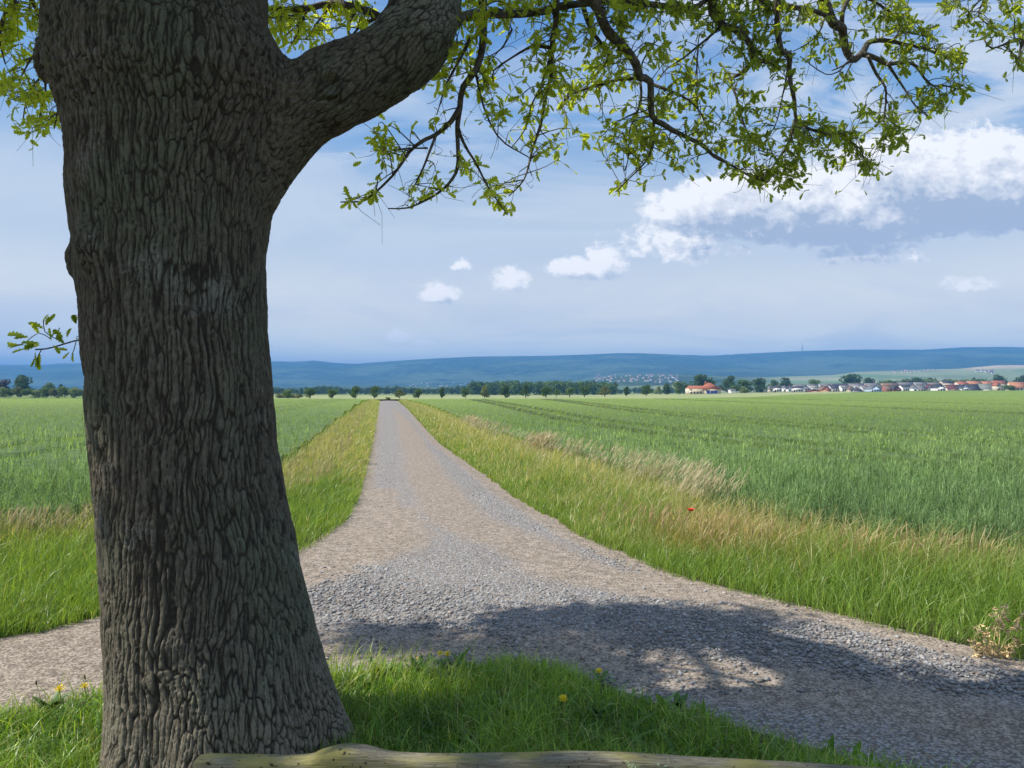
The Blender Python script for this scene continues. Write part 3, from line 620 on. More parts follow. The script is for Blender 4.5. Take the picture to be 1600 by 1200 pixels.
# ------------------------------------------------------------ the oak
TD = 3.55
SIL = [(-420, 30, 400), (-200, 25, 410), (-60, 36, 418), (0, 52, 420), (34, 74, 421), (94, 72, 455), (156, 84, 470), (219, 99, 450), (265, 101, 440), (312, 100, 428), (360, 106, 420), (400, 113, 416),
       (430, 113, 416), (480, 120, 417), (550, 126, 421), (610, 131, 427), (700, 138, 436), (800, 146, 453), (900, 155, 472), (960, 159, 487), (1010, 162, 499), (1060, 165, 511),
       (1110, 165, 526), (1150, 160, 542), (1185, 150, 562), (1230, 130, 590)]
oak = empty('oak_tree', (TR[0], TR[1], 0), 'massive old oak with furrowed grey bark and one thick limb arching right over the bank', 'tree')
def build_trunk():
    b = MB(); rings = []
    axis = []; rad = []
    for y, l, r in SIL:
        l = l - 14 * float(sst(-y, -260, -160)); fl_, fr_ = math.atan((l - 800) / F), math.atan((r - 800) / F); th_ = (fl_ + fr_) / 2; D_ = TD / cos(th_); R = D_ * sin((fr_ - fl_) / 2) * 1.0
        c = at(800 + F * math.tan(th_), y, TD)
        axis.append(c); rad.append(R)
    axis = np.array(axis)[::-1]; rad = np.array(rad)[::-1]
    n = 48; a = np.linspace(0, 2 * pi, n, endpoint=False); V = []
    for c, R in zip(axis, rad):
        fl = 1 + (.07 * np.sin(a * 5 + 1) + .05 * np.sin(a * 9 + 2)) * max(0, 1 - c[2] / .6)
        V.append(np.stack([c[0] + R * np.cos(a) * fl, c[1] + R * 1.0 * np.sin(a) * fl, np.full(n, c[2])], 1))
    m = len(V); V = np.concatenate(V); Fc = []
    for k in range(m - 1):
        for i_ in range(n): Fc.append((k * n + i_, k * n + (i_ + 1) % n, (k + 1) * n + (i_ + 1) % n, (k + 1) * n + i_))
    b.add(V, Fc); c0 = b.n; b.v.append(np.array([axis[0], axis[-1]])); b.n += 2
    for i_ in range(n): b.f[3].append([c0, (i_ + 1) % n, i_]); b.f[3].append([c0 + 1, (m - 1) * n + i_, (m - 1) * n + (i_ + 1) % n])
    # the limb: centre and half width read along it
    L = [(350, 340, 60, 3.55), (400, 258, 56, 3.55), (438, 203, 60, 3.56), (474, 168, 63, 3.57), (512, 146, 60, 3.58), (555, 126, 58, 3.6), (600, 103, 56, 3.63), (638, 72, 54, 3.66), (662, 30, 54, 3.7), (672, -30, 55, 3.75), (690, -110, 48, 3.85), (740, -190, 40, 4.0), (850, -260, 32, 4.3)]
    LP = np.array([at(x, y, d) for x, y, h, d in L]); LR = np.array([h / F * d for x, y, h, d in L])
    lp = smooth_line(LP, .08); lr = np.interp(np.linspace(0, 1, len(lp)), np.linspace(0, 1, len(LR)), LR)
    b.tube(lp, lr, 36)
    # crotch fillet, burl on the left, side stub
    def ball(c, r):
        u = np.linspace(0, pi, 12); vv = []; 
        P = [c + np.array([0, 0, r[2] * cos(t)]) for t in u]; R_ = [max(.004, r[0] * sin(t)) for t in u]; b.tube(np.array(P), np.array(R_), 16)
    ball(at(78, 92, 3.5), (.075, .08, .13)); ball(at(118, 405, 3.45), (.05, .05, .10)); ball(at(150, 385, 3.22), (.09, .07, .12)); ball(at(440, 130, 3.55), (.10, .1, .12))
    ball(at(465, 128, 3.6), (.08, .1, .06)); ball(at(516, 130, 3.44), (.055, .05, .055))
    # second limb rising from the top, unseen above the frame
    top = at(215, -420, TD)
    b.tube(smooth_line([at(150, -150, 3.6), at(60, -330, 3.9), at(-150, -560, 4.4), at(-500, -700, 5.2)], .1), np.linspace(.30, .13, len(smooth_line([at(150, -150, 3.6), at(60, -330, 3.9), at(-150, -560, 4.4), at(-500, -700, 5.2)], .1))), 20)
    b.tube(smooth_line([at(280, -300, 3.6), at(330, -480, 3.9), at(420, -700, 4.3), at(460, -900, 4.8)], .1), np.linspace(.30, .12, len(smooth_line([at(280, -300, 3.6), at(330, -480, 3.9), at(420, -700, 4.3), at(460, -900, 4.8)], .1))), 20)
    tmp = b.build('trunk_base', None)
    md = tmp.modifiers.new('r', 'REMESH'); md.mode = 'VOXEL'; md.voxel_size = .020
    md = tmp.modifiers.new('s', 'SMOOTH'); md.iterations = 14; md.factor = .5
    md = tmp.modifiers.new('u', 'SUBSURF'); md.levels = 2; md.render_levels = 2
    dg = bpy.context.evaluated_depsgraph_get(); ev = tmp.evaluated_get(dg); me = bpy.data.meshes.new_from_object(ev)
    nv = len(me.vertices); co = np.zeros(nv * 3, np.float32); me.vertices.foreach_get('co', co); co = co.reshape(-1, 3).astype(float)
    nr = np.zeros(nv * 3, np.float32); me.vertices.foreach_get('normal', nr); nr = nr.reshape(-1, 3)
    flip = float((nr[:, :2] * (co[:, :2] - np.array([np.interp(co[:, 2], axis[:, 2], axis[:, q]) for q in (0, 1)]).T)).sum(1).mean()) < 0
    if flip: nr = -nr
    # bark relief
    def fis(p, sx, sz, s):
        wp = p + .036 * (np.stack([fbm(p * 3.0, 3, s), fbm(p * 3.0 + 9, 3, s + 5), fbm(p * 3 + 20, 2, s + 9)], 1) - .5) * 2
        wp = wp + .010 * (np.stack([fbm(p * 14.0, 2, s + 2), fbm(p * 14.0 + 9, 2, s + 6), np.zeros(len(p))], 1) - .5) * 2
        q = wp / np.array([sx, sx, sz]); d1, d2, idv = voro3(q, s); q2 = (wp + .01) / np.array([sx * .62, sx * .62, sz * .22]); e1, e2, id2 = voro3(q2, s + 20)
        return d2 - d1, idv, e2 - e1, id2
    At, idt, Bt, id2 = fis(co, .0235, .55, 100)
    # limb frame
    ta = np.gradient(lp, axis=0); ta /= np.linalg.norm(ta, axis=1)[:, None]
    dl = np.full(nv, 1e9); il = np.zeros(nv, int)
    for k_ in range(0, len(lp), 2):
        d = np.linalg.norm(co - lp[k_], axis=1) / lr[k_]; m_ = d < dl; dl = np.where(m_, d, dl); il = np.where(m_, k_, il)
    ax_c = np.array([np.interp(co[:, 2], axis[:, 2], axis[:, q]) for q in (0, 1)]).T; rt = np.interp(co[:, 2], axis[:, 2], rad)
    dt = np.hypot(co[:, 0] - ax_c[:, 0], co[:, 1] - ax_c[:, 1]) / rt
    w = sst(dt - dl, -.28, .35)
    A_ = np.array([.72, 0, .69]); A_ /= np.linalg.norm(A_); B_ = np.array([0, 1., 0]); C_ = np.cross(A_, B_)
    lc = np.stack([co @ B_, co @ C_, co @ A_], 1)
    Al, idl, Bl, idl2 = fis(lc, .025, .15, 200)
    D1 = At * (1 - w) + Al * w; D2 = Bt * (1 - w) + Bl * w
    wide = .5 + .5 * vnoise(co * 2.1, 77)
    crack = sst(D1, .0, .16 * wide + .10); sub = sst(D2, .0, .16)
    mid = fbm(co * 9, 4, 300) - .5
    dep = .0110 * (1 - .45 * w) * (.7 + .5 * vnoise(co * 1.3, 12))
    knob = np.minimum(1, np.linalg.norm(co - at(150, 385, 3.22), axis=1) / .22)
    k2 = np.linalg.norm(co - at(516, 130, 3.40), axis=1); ringk = .02 * np.exp(-((k2 - .045) / .014) ** 2) - .03 * np.exp(-(k2 / .032) ** 2)
    disp = dep * (crack - .75) - .0028 * (1 - sub) + .014 * mid + (.020 + .030 * w) * (fbm(co * 3.3, 3, 310) - .5) + .0022 * (fbm(co * 45, 2, 400) - .5) * 2 + ringk + .0015 * (id2 - .5) * (1 - w)
    # horizontal wrinkles where branches leave
    wr = np.exp(-(((co[:, 2] - 3.3) / .5) ** 2)) * np.exp(-((co[:, 0] + 1.9) / .4) ** 2) + np.exp(-(np.linalg.norm(co - at(430, 110, 3.3), axis=1) / .25) ** 2)
    disp += .0035 * wr * np.sin(co[:, 2] * 150 + 9 * fbm(co * 4, 2, 500))
    co2 = co + nr * disp[:, None]
    ln = np.zeros(len(me.loops), np.int32); me.loops.foreach_get('vertex_index', ln); fc = ln.reshape(-1, 4)
    if flip: fc = fc[:, ::-1]
    fisv = np.clip(sst(D1, .01, .13 * wide + .08) * (.45 + .55 * sub), 0, 1)
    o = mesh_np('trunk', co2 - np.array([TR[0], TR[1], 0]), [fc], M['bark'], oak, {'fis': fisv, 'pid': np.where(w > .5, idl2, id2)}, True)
    bpy.data.objects.remove(tmp); bpy.data.meshes.remove(me)
    return lp, lr, axis
LP_, LR_, AX_ = build_trunk()

OFF = np.array([TR[0], TR[1], 0.])
BR = [  # (pixel polyline, start depth, end depth, start radius px, end radius px)
 ([(664, 58), (700, 42), (735, 24), (800, 22), (842, 20), (880, 10), (960, 2), (1040, 10), (1066, 17), (1090, 8), (1114, -6)], 3.65, 4.7, 8, 4),
 ([(690, -60), (760, -40), (850, -30), (925, 0), (940, 30), (950, 50), (975, 75), (994, 100), (1000, 122), (1016, 128), (1019, 181), (1037, 194), (1062, 209), (1094, 225), (1116, 244), (1144, 259), (1166, 272), (1200, 285)], 3.8, 5.0, 13, 1.5),
 ([(752, -45), (755, 24), (755, 51), (754, 72), (745, 108), (724, 135), (719, 168), (715, 198), (716, 249), (712, 270), (700, 288), (676, 306), (640, 324), (607, 326)], 3.9, 4.1, 8, 1),
 ([(719, 168), (705, 190), (682, 210), (658, 222), (640, 237), (622, 264), (604, 285), (580, 306), (562, 315), (532, 316)], 4.0, 4.0, 4.5, 1),
 ([(682, 210), (670, 240), (661, 261), (649, 288), (637, 303)], 4.0, 3.9, 2.5, .8),
 ([(715, 198), (724, 222), (742, 252), (760, 288), (778, 315), (793, 336)], 4.05, 4.2, 3, .8),
 ([(668, 232), (630, 232), (600, 237), (590, 225)], 4.0, 4.0, 1.6, .8),
 ([(742, 110), (755, 165), (770, 200), (790, 225), (830, 250), (812, 268)], 4.0, 4.3, 2.2, .7),
 ([(735, 60), (720, 90), (700, 125), (682, 180)], 3.9, 3.8, 3.2, .8),
 ([(868, -30), (869, 31), (862, 75), (860, 120), (852, 150), (847, 187), (831, 237), (819, 281), (795, 306)], 4.2, 4.4, 6, .8),
 ([(862, 75), (840, 72), (825, 75), (800, 90), (772, 110), (770, 125)], 4.2, 4.1, 3.2, .8),
 ([(859, 95), (845, 135), (830, 165), (822, 200), (800, 230)], 4.2, 4.2, 2.2, .7),
 ([(800, 45), (785, 75), (765, 88)], 4.1, 4.1, 2, .8),
 ([(905, -10), (919, 38), (937, 66), (950, 85), (958, 100)], 4.3, 4.4, 5, 2),
 ([(1000, 122), (966, 125), (931, 134), (900, 144), (881, 158), (870, 172)], 4.55, 4.5, 3.5, .8),
 ([(1000, 122), (1001, 162), (985, 200), (981, 250), (975, 268)], 4.6, 4.6, 2.5, .8),
 ([(1022, 188), (1020, 230), (1006, 256), (981, 281), (962, 300)], 4.6, 4.5, 2.5, .8),
 ([(1019, 132), (1053, 144), (1075, 156), (1094, 175), (1106, 203)], 4.6, 4.8, 2.8, .8),
 ([(1016, 128), (1000, 112), (1012, 80), (1030, 60)], 4.6, 4.6, 2, .8),
 ([(1060, -60), (1110, -30), (1114, 0), (1114, 20), (1131, 41), (1153, 47), (1172, 69), (1180, 94), (1194, 96), (1215, 104)], 4.5, 5.0, 11, 2.2),
 ([(1178, 96), (1156, 115), (1141, 125), (1150, 150), (1156, 175), (1166, 202), (1180, 225)], 4.9, 5.0, 3.5, .8),
 ([(1128, 41), (1090, 72), (1069, 90), (1044, 106), (1030, 122)], 4.8, 4.7, 2.8, .8),
 ([(1090, 72), (1089, 156), (1095, 185)], 4.8, 4.8, 1.6, .7),
 ([(1210, -50), (1215, 0), (1215, 50), (1223, 83), (1234, 84), (1234, 119), (1241, 156), (1244, 187), (1262, 200), (1287, 208), (1312, 213), (1331, 225), (1352, 250), (1360, 268)], 4.7, 5.3, 6, .9),
 ([(1242, 188), (1234, 219), (1219, 244), (1203, 266), (1194, 284)], 5.1, 5.1, 3.2, .9),
 ([(1232, 95), (1225, 140), (1215, 185), (1200, 215), (1185, 235)], 5.0, 4.9, 1.8, .7),
 ([(1180, 0), (1203, 6), (1250, 12), (1287, 23), (1303, 37)], 4.8, 5.1, 4, 3.5),
 ([(1240, -60), (1280, -15), (1303, 37), (1316, 44), (1319, 69), (1331, 94), (1347, 83), (1356, 67), (1369, 64), (1391, 64), (1412, 69), (1440, 75), (1475, 88), (1505, 100)], 5.0, 5.7, 10, 1),
 ([(1331, 94), (1318, 103), (1300, 110)], 5.2, 5.2, 3, .8),
 ([(1347, 84), (1369, 91), (1387, 100), (1412, 97), (1431, 103), (1444, 122), (1459, 134), (1478, 134), (1500, 140)], 5.3, 5.6, 4.5, .9),
 ([(1356, 88), (1369, 116), (1383, 137), (1384, 162), (1381, 190), (1395, 215)], 5.3, 5.4, 3, .8),
 ([(1387, 100), (1400, 119), (1416, 144), (1431, 166), (1450, 180)], 5.4, 5.6, 2.6, .8),
 ([(1395, 64), (1412, 50), (1440, 55), (1460, 62)], 5.4, 5.6, 2.4, .8),
 ([(1316, 44), (1316, 20), (1325, 0), (1340, -20)], 5.2, 5.2, 4, 3),
 ([(1320, -20), (1370, 5), (1400, 25), (1410, 45)], 5.2, 5.4, 4, .8),
 ([(1290, 25), (1280, 50), (1262, 68), (1240, 80)], 5.1, 5.0, 1.6, .7),
 ([(1330, 90), (1310, 112), (1290, 116), (1265, 100), (1250, 88)], 5.2, 5.0, 1.4, .6),
 ([(1700, -30), (1640, 20), (1600, 58), (1584, 62), (1550, 76), (1537, 60)], 5.4, 5.3, 6, 1),
 ([(1600, 58), (1594, 80), (1591, 102)], 5.4, 5.4, 3, 1), ([(1650, -40), (1590, -5), (1540, -5), (1510, 25)], 5.3, 5.3, 4, 1), ([(1540, -5), (1530, 25), (1560, 48)], 5.3, 5.3, 2, .8), ([(1540, -6), (1485, -8), (1478, 10)], 5.3, 5.3, 2, .8),
 ([(640, -60), (618, -10), (612, 20), (600, 30), (575, 18), (520, 6), (470, 14), (421, 13), (395, 10)], 3.95, 4.3, 9, 3.5),
 ([(600, 22), (560, 45), (540, 70), (520, 85)], 4.1, 4.3, 3.5, .8), ([(560, 12), (545, 40), (548, 62)], 4.1, 4.2, 3, .8), ([(480, 12), (470, 40), (455, 70)], 4.2, 4.4, 2.5, .8), ([(520, 6), (500, 30), (478, 62)], 4.2, 4.5, 2.2, .8),
 ([(180, -80), (120, -60), (40, -20), (10, 20), (0, 60), (8, 100)], 4.0, 4.9, 9, 1.2), ([(40, -20), (60, 20), (70, 60), (50, 90), (30, 125)], 4.3, 4.9, 4, .9), ([(120, 20), (95, 60), (75, 110), (70, 150), (60, 190)], 4.2, 4.8, 4, .9), ([(75, 110), (45, 145), (35, 195)], 4.6, 4.9, 2, .8), ([(0, 40), (-40, 60), (-60, 100)], 4.8, 4.9, 3, 1), ([(100, 150), (90, 175), (85, 200)], 4.5, 4.6, 2, .8),
]
SK = []                                             # skeleton points for attaching twigs
def px_line(pts, d0, d1):
    n = len(pts); out = []
    for k, (x, y) in enumerate(pts):
        t = k / (n - 1); out.append(at(x, y, d0 + (d1 - d0) * t + .05 * sin(k * 2.1 + x)))
    return np.array(out)
def branch_obj(L, R, n=7):
    b = MB(); q = smooth_line(L, .045); r = np.interp(np.linspace(0, 1, len(q)), np.linspace(0, 1, len(R)), R)
    r = r * (1 + .16 * (fbm(q * 14, 2, 3) - .5) * 2); q = q + .010 * np.minimum(1, r / .006)[:, None] * (np.stack([fbm(q * 9 + 5 * s_, 2, 31 + s_) for s_ in range(3)], 1) - .5)
    b.tube(q - OFF, r, n); o = b.build('branch', M['twig'], oak, True); SK.append(np.concatenate([q, r[:, None]], 1)); return q, r
for pts, d0, d1, r0, r1 in BR:
    L = px_line(pts, d0, d1); t = np.linspace(0, 1, len(L)); R = (r0 + (r1 - r0) * t ** .8) / F * (d0 + d1) / 2
    branch_obj(L, R)

# oak leaf template: lobed outline, folded along the midrib
LM = [(0, 0), (0, .22), (0, .42), (0, .62), (0, .82), (0, 1.0)]
LS = [(.035, .10), (.15, .24), (.085, .33), (.24, .46), (.12, .54), (.27, .68), (.14, .75), (.19, .87), (.08, .95)]
def leaf_template(simple=False):
    side = LS if not simple else [(.16, .26), (.08, .38), (.27, .6), (.17, .85)]
    mid = LM if not simple else [(0, 0), (0, .4), (0, .75), (0, 1.0)]
    V = [(x, y, -.10 * y * y) for x, y in mid]; T = []; nm = len(mid)
    for sg in (1, -1):
        b0 = len(V); V += [(sg * x, y, .35 * x - .10 * y * y) for x, y in side]
        mi_ = 0
        for k in range(len(side)):
            nxt = side[k][1]
            while mi_ + 1 < nm - 1 and mid[mi_ + 1][1] < nxt + .02:
                T.append((mi_, mi_ + 1, b0 + max(k - 1, 0)) if k else (mi_, mi_ + 1, b0)); mi_ += 1
            if k: T.append((mi_, b0 + k, b0 + k - 1))
        T.append((mi_, nm - 1, b0 + len(side) - 1)) if mi_ < nm - 1 else None
    return np.array(V, float), np.array(T)
LV, LT = leaf_template(); LVs, LTs = leaf_template(True)
def leaves(P, Dr, Nn, S, C, simple=False):
    V0, T0 = (LVs, LTs) if simple else (LV, LT); n = len(P)
    Dr = Dr / np.linalg.norm(Dr, axis=1)[:, None]; Sd = np.cross(Dr, Nn); Sd /= np.linalg.norm(Sd, axis=1)[:, None] + 1e-9; Nn = np.cross(Sd, Dr)
    fold = .4 + 1.4 * rng.random(n); curl = rng.normal(size=n) * 1.5 + .8
    v = V0[None] * np.ones((n, 1, 1)); v[..., 0] *= (1 + .25 * rng.normal(size=(n, 1)) * .5); v[..., 2] = .35 * np.abs(v[..., 0]) * fold[:, None] - .12 * v[..., 1] ** 2 * curl[:, None]
    W = P[:, None] + S[:, None, None] * (v[..., 0:1] * Sd[:, None] + v[..., 1:2] * Dr[:, None] + v[..., 2:3] * Nn[:, None])
    return W.reshape(-1, 3), (T0[None] + (np.arange(n) * len(V0))[:, None, None]).reshape(-1, 3), np.repeat(C, len(V0), 0)
REG = [(760, 18, 60, 22, 18), (850, 15, 60, 22, 20), (960, 20, 60, 28, 24), (1040, 20, 50, 22, 20), (1130, 25, 50, 32, 30), (1210, 22, 50, 24, 24), (1290, 12, 40, 18, 12), (1380, 8, 45, 18, 14), (1410, 35, 32, 12, 8),
 (735, 75, 38, 40, 15), (705, 115, 22, 25, 7), (745, 120, 22, 22, 8), (840, 95, 35, 55, 11), (900, 100, 55, 55, 24), (960, 108, 45, 38, 20), (880, 152, 45, 25, 12), (1000, 60, 40, 38, 9), (890, 60, 50, 25, 10),
 (940, 200, 42, 35, 13), (1000, 200, 42, 45, 18), (1070, 170, 45, 38, 14), (1040, 242, 45, 22, 12), (975, 240, 35, 20, 6), (1105, 215, 35, 25, 8), (1060, 90, 40, 30, 7), (1075, 130, 30, 25, 8),
 (1150, 80, 38, 38, 14), (1200, 85, 38, 38, 16), (1160, 160, 38, 38, 11), (1140, 215, 45, 26, 10), (1105, 130, 25, 30, 5),
 (1245, 155, 25, 28, 6), (1270, 212, 45, 26, 20), (1320, 212, 36, 18, 15), (1178, 272, 42, 24, 22), (1228, 268, 36, 24, 17), (1192, 218, 26, 18, 8), (1360, 262, 16, 16, 8), (1400, 215, 22, 24, 13), (1384, 182, 18, 14, 8), (1348, 177, 14, 7, 4), (1312, 132, 9, 9, 3), (1300, 255, 20, 12, 4),
 (1290, 72, 26, 26, 9), (1432, 62, 36, 20, 11), (1478, 92, 30, 20, 16), (1402, 88, 28, 16, 8), (1500, 132, 12, 16, 6), (1445, 150, 26, 20, 9), (1462, 172, 16, 12, 7), (1370, 40, 36, 18, 8), (1430, 105, 25, 15, 6),
 (855, 212, 16, 28, 4), (832, 245, 16, 26, 3), (820, 190, 26, 28, 3), (873, 240, 6, 12, 2), (778, 182, 16, 18, 6), (795, 152, 16, 18, 3), (760, 150, 14, 25, 4),
 (592, 218, 16, 18, 9), (601, 262, 7, 7, 2), (545, 315, 12, 6, 3), (640, 244, 18, 8, 3), (684, 190, 16, 8, 3), (700, 290, 26, 18, 5), (732, 262, 18, 14, 4), (775, 298, 20, 18, 8), (793, 325, 6, 8, 2), (652, 300, 26, 12, 4), (612, 324, 8, 4, 1), (960, 298, 6, 5, 2), (1008, 285, 5, 5, 1), (580, 305, 10, 8, 2),
 (1560, 8, 28, 12, 6), (1590, 30, 18, 36, 9), (1480, 10, 13, 9, 5), (1510, 32, 18, 8, 5), (1560, 50, 26, 10, 7), (1594, 100, 8, 10, 4),
 (18, 28, 22, 30, 16), (58, 22, 22, 24, 14), (30, 80, 26, 26, 9), (18, 130, 20, 18, 11), (60, 150, 22, 22, 15), (72, 190, 18, 12, 9), (42, 200, 13, 10, 5), (10, 60, 15, 20, 6),
 (460, 45, 32, 32, 20), (500, 62, 30, 22, 11), (560, 25, 28, 20, 8), (440, 20, 25, 20, 8), (588, 70, 12, 10, 2), (530, 20, 25, 18, 8)]
SKP = np.concatenate(SK); spx, spy = proj(SKP[:, :3])
lp_, ld_, ln_, ls_, lc_ = [], [], [], [], []; tw = MB()
def sprig(tip, dirn, nleaf, size, yel):
    for q in range(nleaf):
        d = dirn * .55 + rng.normal(size=3) * .62 + np.array([0, 0, -.12]); back = rng.random() ** 2 * .07
        lp_.append(tip - dirn * back); ld_.append(d); nn_ = np.array([0, 0, 1.]) + .7 * rng.normal(size=3); ln_.append(nn_)
        ls_.append(size * (.6 + .6 * rng.random()))
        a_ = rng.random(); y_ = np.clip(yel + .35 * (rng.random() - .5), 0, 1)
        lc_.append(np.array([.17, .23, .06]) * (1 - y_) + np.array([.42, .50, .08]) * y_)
tw_all = []
for cx, cy, rx, ry, cnt in REG:
    for q in range(int(round(cnt * 1.38))):
        a_ = rng.random() * 2 * pi; rr = math.sqrt(rng.random()); x, y = cx + rx * rr * cos(a_), cy + ry * rr * sin(a_)
        dd = (spx - x) ** 2 + (spy - y) ** 2 * 1.15 + ((spy - y) > 0) * 500; cand = np.argsort(dd)[:12]; s_ = SKP[cand[rng.integers(0, 12)]]
        depth = s_[1] + .16 * rng.normal(); tip = at(x, y, depth); base = s_[:3]
        ln = np.linalg.norm(tip - base); midp = (base + tip) / 2 + rng.normal(size=3) * .10 * ln + np.array([0, 0, .08 * ln])
        L = smooth_line([base, midp, tip], .05); r = np.linspace(min(s_[3] * .6, .0032 + .003 * ln), .0013, len(L)); tw.tube(L - OFF, r, 4, False)
        dirn = L[-1] - L[-2]; dirn /= np.linalg.norm(dirn) + 1e-9
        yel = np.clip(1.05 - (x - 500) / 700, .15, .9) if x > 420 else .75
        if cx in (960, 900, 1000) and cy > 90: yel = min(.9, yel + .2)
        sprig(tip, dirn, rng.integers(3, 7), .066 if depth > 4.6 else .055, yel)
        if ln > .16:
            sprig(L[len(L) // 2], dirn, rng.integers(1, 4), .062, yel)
        # bare side twiglets
        if rng.random() < .5:
            e = tip + (dirn + rng.normal(size=3) * .8) * .10; tw.tube(np.array([L[len(L) // 2], (L[len(L) // 2] + e) / 2 + rng.normal(size=3) * .015, e]) - OFF, [.0016, .0013, .0009], 4, False)
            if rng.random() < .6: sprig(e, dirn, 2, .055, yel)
# bare fine twigs hanging from the outer branches
for q in range(260):
    s_ = SKP[rng.integers(0, len(SKP))]; sx, sy = proj(s_[:3])
    if s_[3] > .012 or sx < 560: continue
    d = rng.normal(size=3) * .6 + np.array([0, 0, -.7]); d /= np.linalg.norm(d); ln = .06 + .12 * rng.random()
    e = s_[:3] + d * ln; m_ = s_[:3] + d * ln * .5 + rng.normal(size=3) * .03; tw.tube(smooth_line([s_[:3], m_, e], .04) - OFF, .0013, 4, False)
    if rng.random() < .45 and sx > 850: sprig(e, d, rng.integers(2, 5), .055, .5)
o = tw.build('twigs', M['twig'], oak, True); o['kind'] = 'stuff'

# crown above the frame: it shades the trunk, the bank and the track
SHADE = [gp(500, 1015)[:2], gp(600, 995)[:2], gp(700, 985)[:2], gp(850, 972)[:2], gp(940, 966)[:2], gp(1040, 972)[:2], gp(1180, 968)[:2], gp(1400, 990)[:2], gp(1600, 1045)[:2], (7, 4.0), (9, 0), (3, .5), (-1.0, 2.2), (-.95, 3.4)]
SH2 = [gp(x_, y_)[:2] for x_, y_ in ((1225, 885), (1320, 848), (1480, 842), (1550, 872), (1420, 892), (1290, 905))]
GAPS = [((2.9, 4.95), .75), ((1.3, 4.3), .16), ((2.0, 4.5), .14), ((.6, 5.3), .13), ((1.6, 5.2), .12), ((2.4, 3.9), .2), (gp(1000, 1035)[:2], .16), (gp(1230, 1060)[:2], .2), (gp(900, 1010)[:2], .12), (gp(1120, 1010)[:2], .14), (gp(1350, 1050)[:2], .15), (gp(1420, 1150)[:2], .2), ((.45, 1.6), .3), ((.95, 1.6), .25), ((0.1, 1.62), .1), ((-1.35, 3.6), .95), (gp(650, 1060)[:2], .36), (gp(560, 1040)[:2], .30), (gp(800, 1000)[:2], .17), (gp(720, 1000)[:2], .16), (gp(1060, 1040)[:2], .22), (gp(1150, 1085)[:2], .28), (gp(1210, 1090)[:2], .2), (gp(1500, 1150)[:2], .22), (gp(1560, 1010)[:2], .5), (gp(1450, 1010)[:2], .2), (gp(1300, 985)[:2], .25), (gp(1050, 1120)[:2], .3), (gp(1120, 1150)[:2], .25),
        (gp(1400, 960)[:2], .25), (gp(1540, 950)[:2], .25), (gp(760, 1120)[:2], .18), (gp(880, 1095)[:2], .12), (gp(1000, 1130)[:2], .2), (gp(1290, 1150)[:2], .15), (gp(1380, 1110)[:2], .12), (gp(1250, 940)[:2], .25)]
hx, hy = -sdir[0] / sdir[2], -sdir[1] / sdir[2]     # shadow offset per metre of height
cp = []
tries = 0
while len(cp) < 340 and tries < 60000:
    tries += 1
    gx_, gy_ = rng.random() * 8.0 - 1.5, rng.random() * 7.6 + .8
    if not (in_poly(np.array([gx_]), np.array([gy_]), SHADE)[0] or (rng.random() < .0)): continue
    if gx_ > 3.1 and gy_ < 5.5 and rng.random() > .5: continue
    if gy_ < 4.4 and rng.random() > .14: continue
    if any(math.hypot((gx_ - c_[0]), (gy_ - c_[1]) * 1.3) < r_ * 1.15 + (.24 if c_[0] > 1.0 else .17) for c_, r_ in GAPS): continue
    z = 4.2 + 6.0 * rng.random(); p = np.array([gx_ - hx * z, gy_ - hy * z, z]); X_, Y_ = proj(p[None])
    if -30 < X_[0] < 1630 and Y_[0] > -45 and p[1] > .2: continue
    if np.hypot(p[0] + 1.4, p[1] - 3.6) > 9: continue
    cp.append(p)
tc = []
for q in range(36):                                 # leaf clusters added out of view to shade the trunk
    t0 = np.array([-1.62 - .25 * rng.random(), 3.2 + .5 * rng.random(), 1.35 + 3.4 * rng.random()]); p = t0 + sdir * (2.6 + 3.5 * rng.random()); X_, Y_ = proj(p[None])
    if -30 < X_[0] < 1630 and Y_[0] > -40: continue
    tc.append(p)
print('crown clusters', len(cp), len(tc)); cpts = np.array(cp + tc)
hubs = [at(-500, -700, 5.2), at(460, -900, 4.8), LP_[-1], at(-150, -560, 4.4), at(60, -330, 3.9), at(330, -480, 3.9), at(420, -700, 4.3), LP_[-8]]
# a few big boughs reaching through the crown, then finer ones to each cluster
boughs = []
from math import atan2
K = 16; cen = cpts[rng.choice(len(cpts), K, replace=False)]
for it in range(8):
    lab_ = np.argmin(((cpts[:, None] - cen[None]) ** 2).sum(2), 1); cen = np.array([cpts[lab_ == k_].mean(0) if (lab_ == k_).any() else cen[k_] for k_ in range(K)])
for k_ in range(K):
    hb = min(hubs, key=lambda h_: np.linalg.norm(h_ - cen[k_])); m_ = (hb + cen[k_]) / 2 + np.array([0, 0, .35])
    L = np.array([hb, m_, cen[k_]]); X_, Y_ = proj(smooth_line(L, .2))
    if ((X_ > 0) & (X_ < 1600) & (Y_ > -6)).any(): L[1, 2] += 1.2
    q_, r_ = branch_obj(L, [.07, .045, .022], 7)
    mb = MB()
    for p in cpts[lab_ == k_]:
        s0 = q_[rng.integers(len(q_) // 2, len(q_))]; mid_ = (s0 + p) / 2 + rng.normal(size=3) * .08
        X_, Y_ = proj(np.array([mid_, p, s0]))
        if ((X_ > 0) & (X_ < 1600) & (Y_ > 0)).any(): continue
        mb.tube(np.array([s0, mid_, p]) - OFF, [.012, .008, .003], 4, False)
    if mb.n: mb.build('branch', M['twig'], oak, True)
cl = []
n_per = 70
PP = np.repeat(cpts, n_per, 0) + rng.normal(size=(len(cpts) * n_per, 3)) * np.array([.155, .155, .12])
X_, Y_ = proj(PP); k = ~((X_ > -12) & (X_ < 1612) & (Y_ > -12) & (PP[:, 1] > .1)); PP = PP[k]; nq = len(PP)
